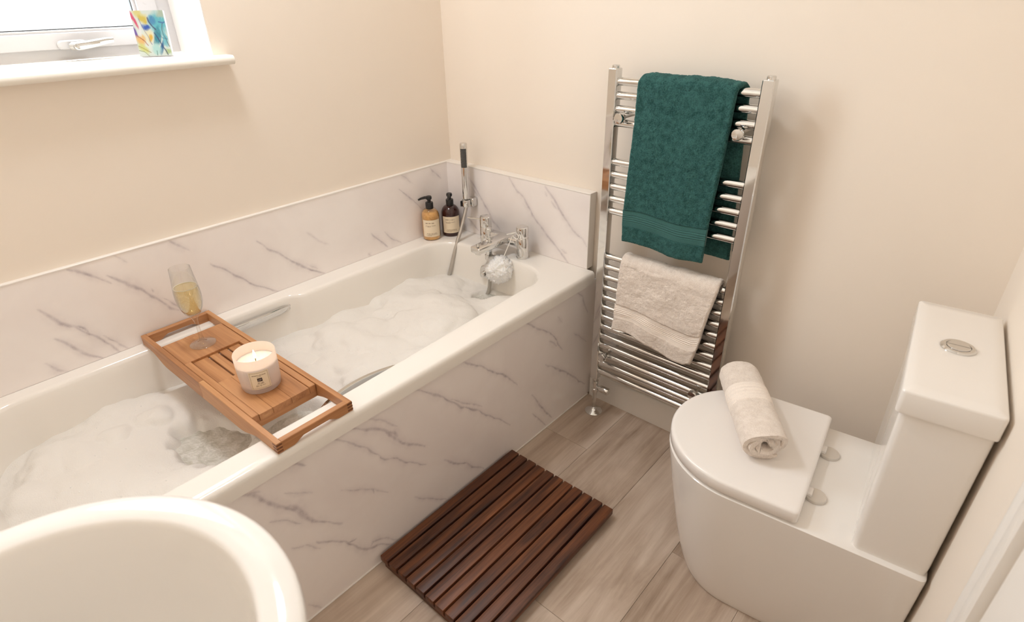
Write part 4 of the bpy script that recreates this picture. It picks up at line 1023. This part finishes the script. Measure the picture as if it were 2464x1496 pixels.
# ================================================================== CARD ON THE SILL
def canvas():
    cw, ch = .075, .104; n1, n2 = 84, 104; m = MB(); cols = []
    def mixc(c, k, t): t = max(0, min(1, t)); return tuple(c[i]*(1-t) + k[i]*t for i in range(3))
    blobs = [((.03,.86),(.05,.30),(.85,.20,.32),-.5), ((.02,.55),(.05,.16),(.32,.22,.55),-.4), ((.25,.92),(.22,.10),(.88,.80,.42),.4), ((.35,.80),(.14,.10),(.82,.68,.20),.5),
             ((.78,.72),(.30,.26),(.25,.66,.72),0), ((.62,.80),(.12,.10),(.18,.45,.66),.3), ((.92,.92),(.12,.10),(.62,.70,.58),0), ((.40,.64),(.11,.06),(.08,.22,.62),0), ((.42,.45),(.14,.16),(.93,.86,.62),0),
             ((.44,.42),(.06,.08),(.90,.62,.14),.4), ((.14,.36),(.16,.12),(.93,.66,.32),.6), ((.16,.18),(.18,.10),(.80,.80,.36),.5), ((.66,.42),(.10,.24),(.10,.42,.50),.45), ((.74,.20),(.06,.20),(.08,.28,.48),.5),
             ((.56,.14),(.16,.12),(.62,.84,.80),0), ((.88,.40),(.08,.18),(.30,.68,.74),0), ((.20,.60),(.05,.16),(.93,.92,.90),.3), ((.90,.10),(.10,.08),(.60,.72,.42),0)]
    lines = [([(.22,.82),(.30,.62),(.40,.38),(.46,.26)],(.30,.30,.55),.010), ([(.48,.84),(.56,.70),(.66,.58)],(.14,.10,.24),.018), ([(.60,.50),(.70,.34),(.80,.16),(.88,.02)],(.10,.12,.28),.016), ([(.88,.70),(.86,.48),(.92,.30),(.96,.22)],(.22,.24,.28),.012),
             ([(.06,.48),(.20,.36),(.34,.24)],(.55,.18,.10),.010), ([(.02,.24),(.16,.18),(.36,.08)],(.45,.30,.12),.008), ([(.0,.14),(.14,.10),(.30,.0)],(.35,.40,.12),.008), ([(.80,.74),(.90,.72),(.97,.74)],(.15,.30,.55),.016), ([(.66,.54),(.80,.40),(.96,.36)],(.12,.26,.42),.006), ([(.56,.12),(.55,.02)],(.10,.25,.20),.010)]
    for j in range(n2+1):
        for i in range(n1+1):
            u, v = i/n1, j/n2; du = .05*noise.noise(Vector((u*6, v*6, 1))); dv = .05*noise.noise(Vector((u*6, v*6, 5))); c = (.86, .90, .84)
            for (cx, cy), (rx, ry), k, ang in blobs:
                a, b_ = u+du-cx, v+dv-cy; ca, sa = math.cos(ang), math.sin(ang); a, b_ = a*ca - b_*sa, a*sa + b_*ca
                q = (a/rx)**2 + (b_/ry)**2
                if q < 1.6: c = mixc(c, k, (1.35 - q)*1.1*(.85 + .4*noise.noise(Vector((u*40, v*14, 3)))))
            P = Vector((u+du*.6, v+dv*.6))
            for pts, k, wd in lines:
                for p0, p1 in zip(pts, pts[1:]):
                    a, b_ = Vector(p0), Vector(p1); d = b_-a; t = max(0, min(1, (P-a).dot(d)/d.length_squared)); dist = (P-a-d*t).length
                    if dist < wd*2: c = mixc(c, k, 1.1 - dist/wd*.8)
            m.v.append((0, (u-.5)*cw, v*ch)); cols.append(tuple((x_*.62)**1.45 for x_ in c))
    W = n1+1; m.f = [(j*W+i, j*W+i+1, (j+1)*W+i+1, (j+1)*W+i) for j in range(n2) for i in range(n1)]; m.attr = 1
    return m, cols, cw, ch
M['paint'] = m_attr('abstract_painted_canvas')
M['canvas_edge'] = m_plain('canvas_edge', (.74, .70, .74), .7)
cm, cols, cw, ch = canvas()
pc = thing('canvas_print', 'small colourful abstract canvas leaning on the window sill', 'canvas', (-.088, -.905, WIN_Z0), math.radians(-36))
o = obj('painted_face', cm, M['paint'], pc, 0, True)
ca = o.data.color_attributes.new('paint', 'FLOAT_COLOR', 'POINT'); ca.data.foreach_set('color', np.array([tuple(c)+(1,) for c in cols], dtype=np.float32).ravel())
o2 = obj('canvas_block', MB().rbox(-.0125, -.0003, -cw/2, cw/2, 0, ch, .0006, 1), M['canvas_edge'], pc, 0, True)
for q in (o, o2): q.rotation_euler = (0, math.radians(-9), 0); q.location = (0, 0, .0022)

# ================================================================== CEILING LAMP (above the picture)
lp = thing('ceiling_lamp', 'round opal ceiling lamp above the bathroom, out of the picture', 'lamp', (LAMP[0], LAMP[1], ZC))
obj('lamp_base', MB().lathe([(.15, 0), (.15, -.02), (.145, -.024)], (LAMP[0], LAMP[1], ZC), 40), M['chrome'], lp)
M['opal'] = m_emit('opal_glass_lit', (1.0, .82, .62), 2.0)
obj('opal_shade', MB().lathe([(.140, -.022), (.143, -.040), (.125, -.062), (.07, -.074), (.0001, -.078)], (LAMP[0], LAMP[1], ZC), 40), M['opal'], lp, 180)
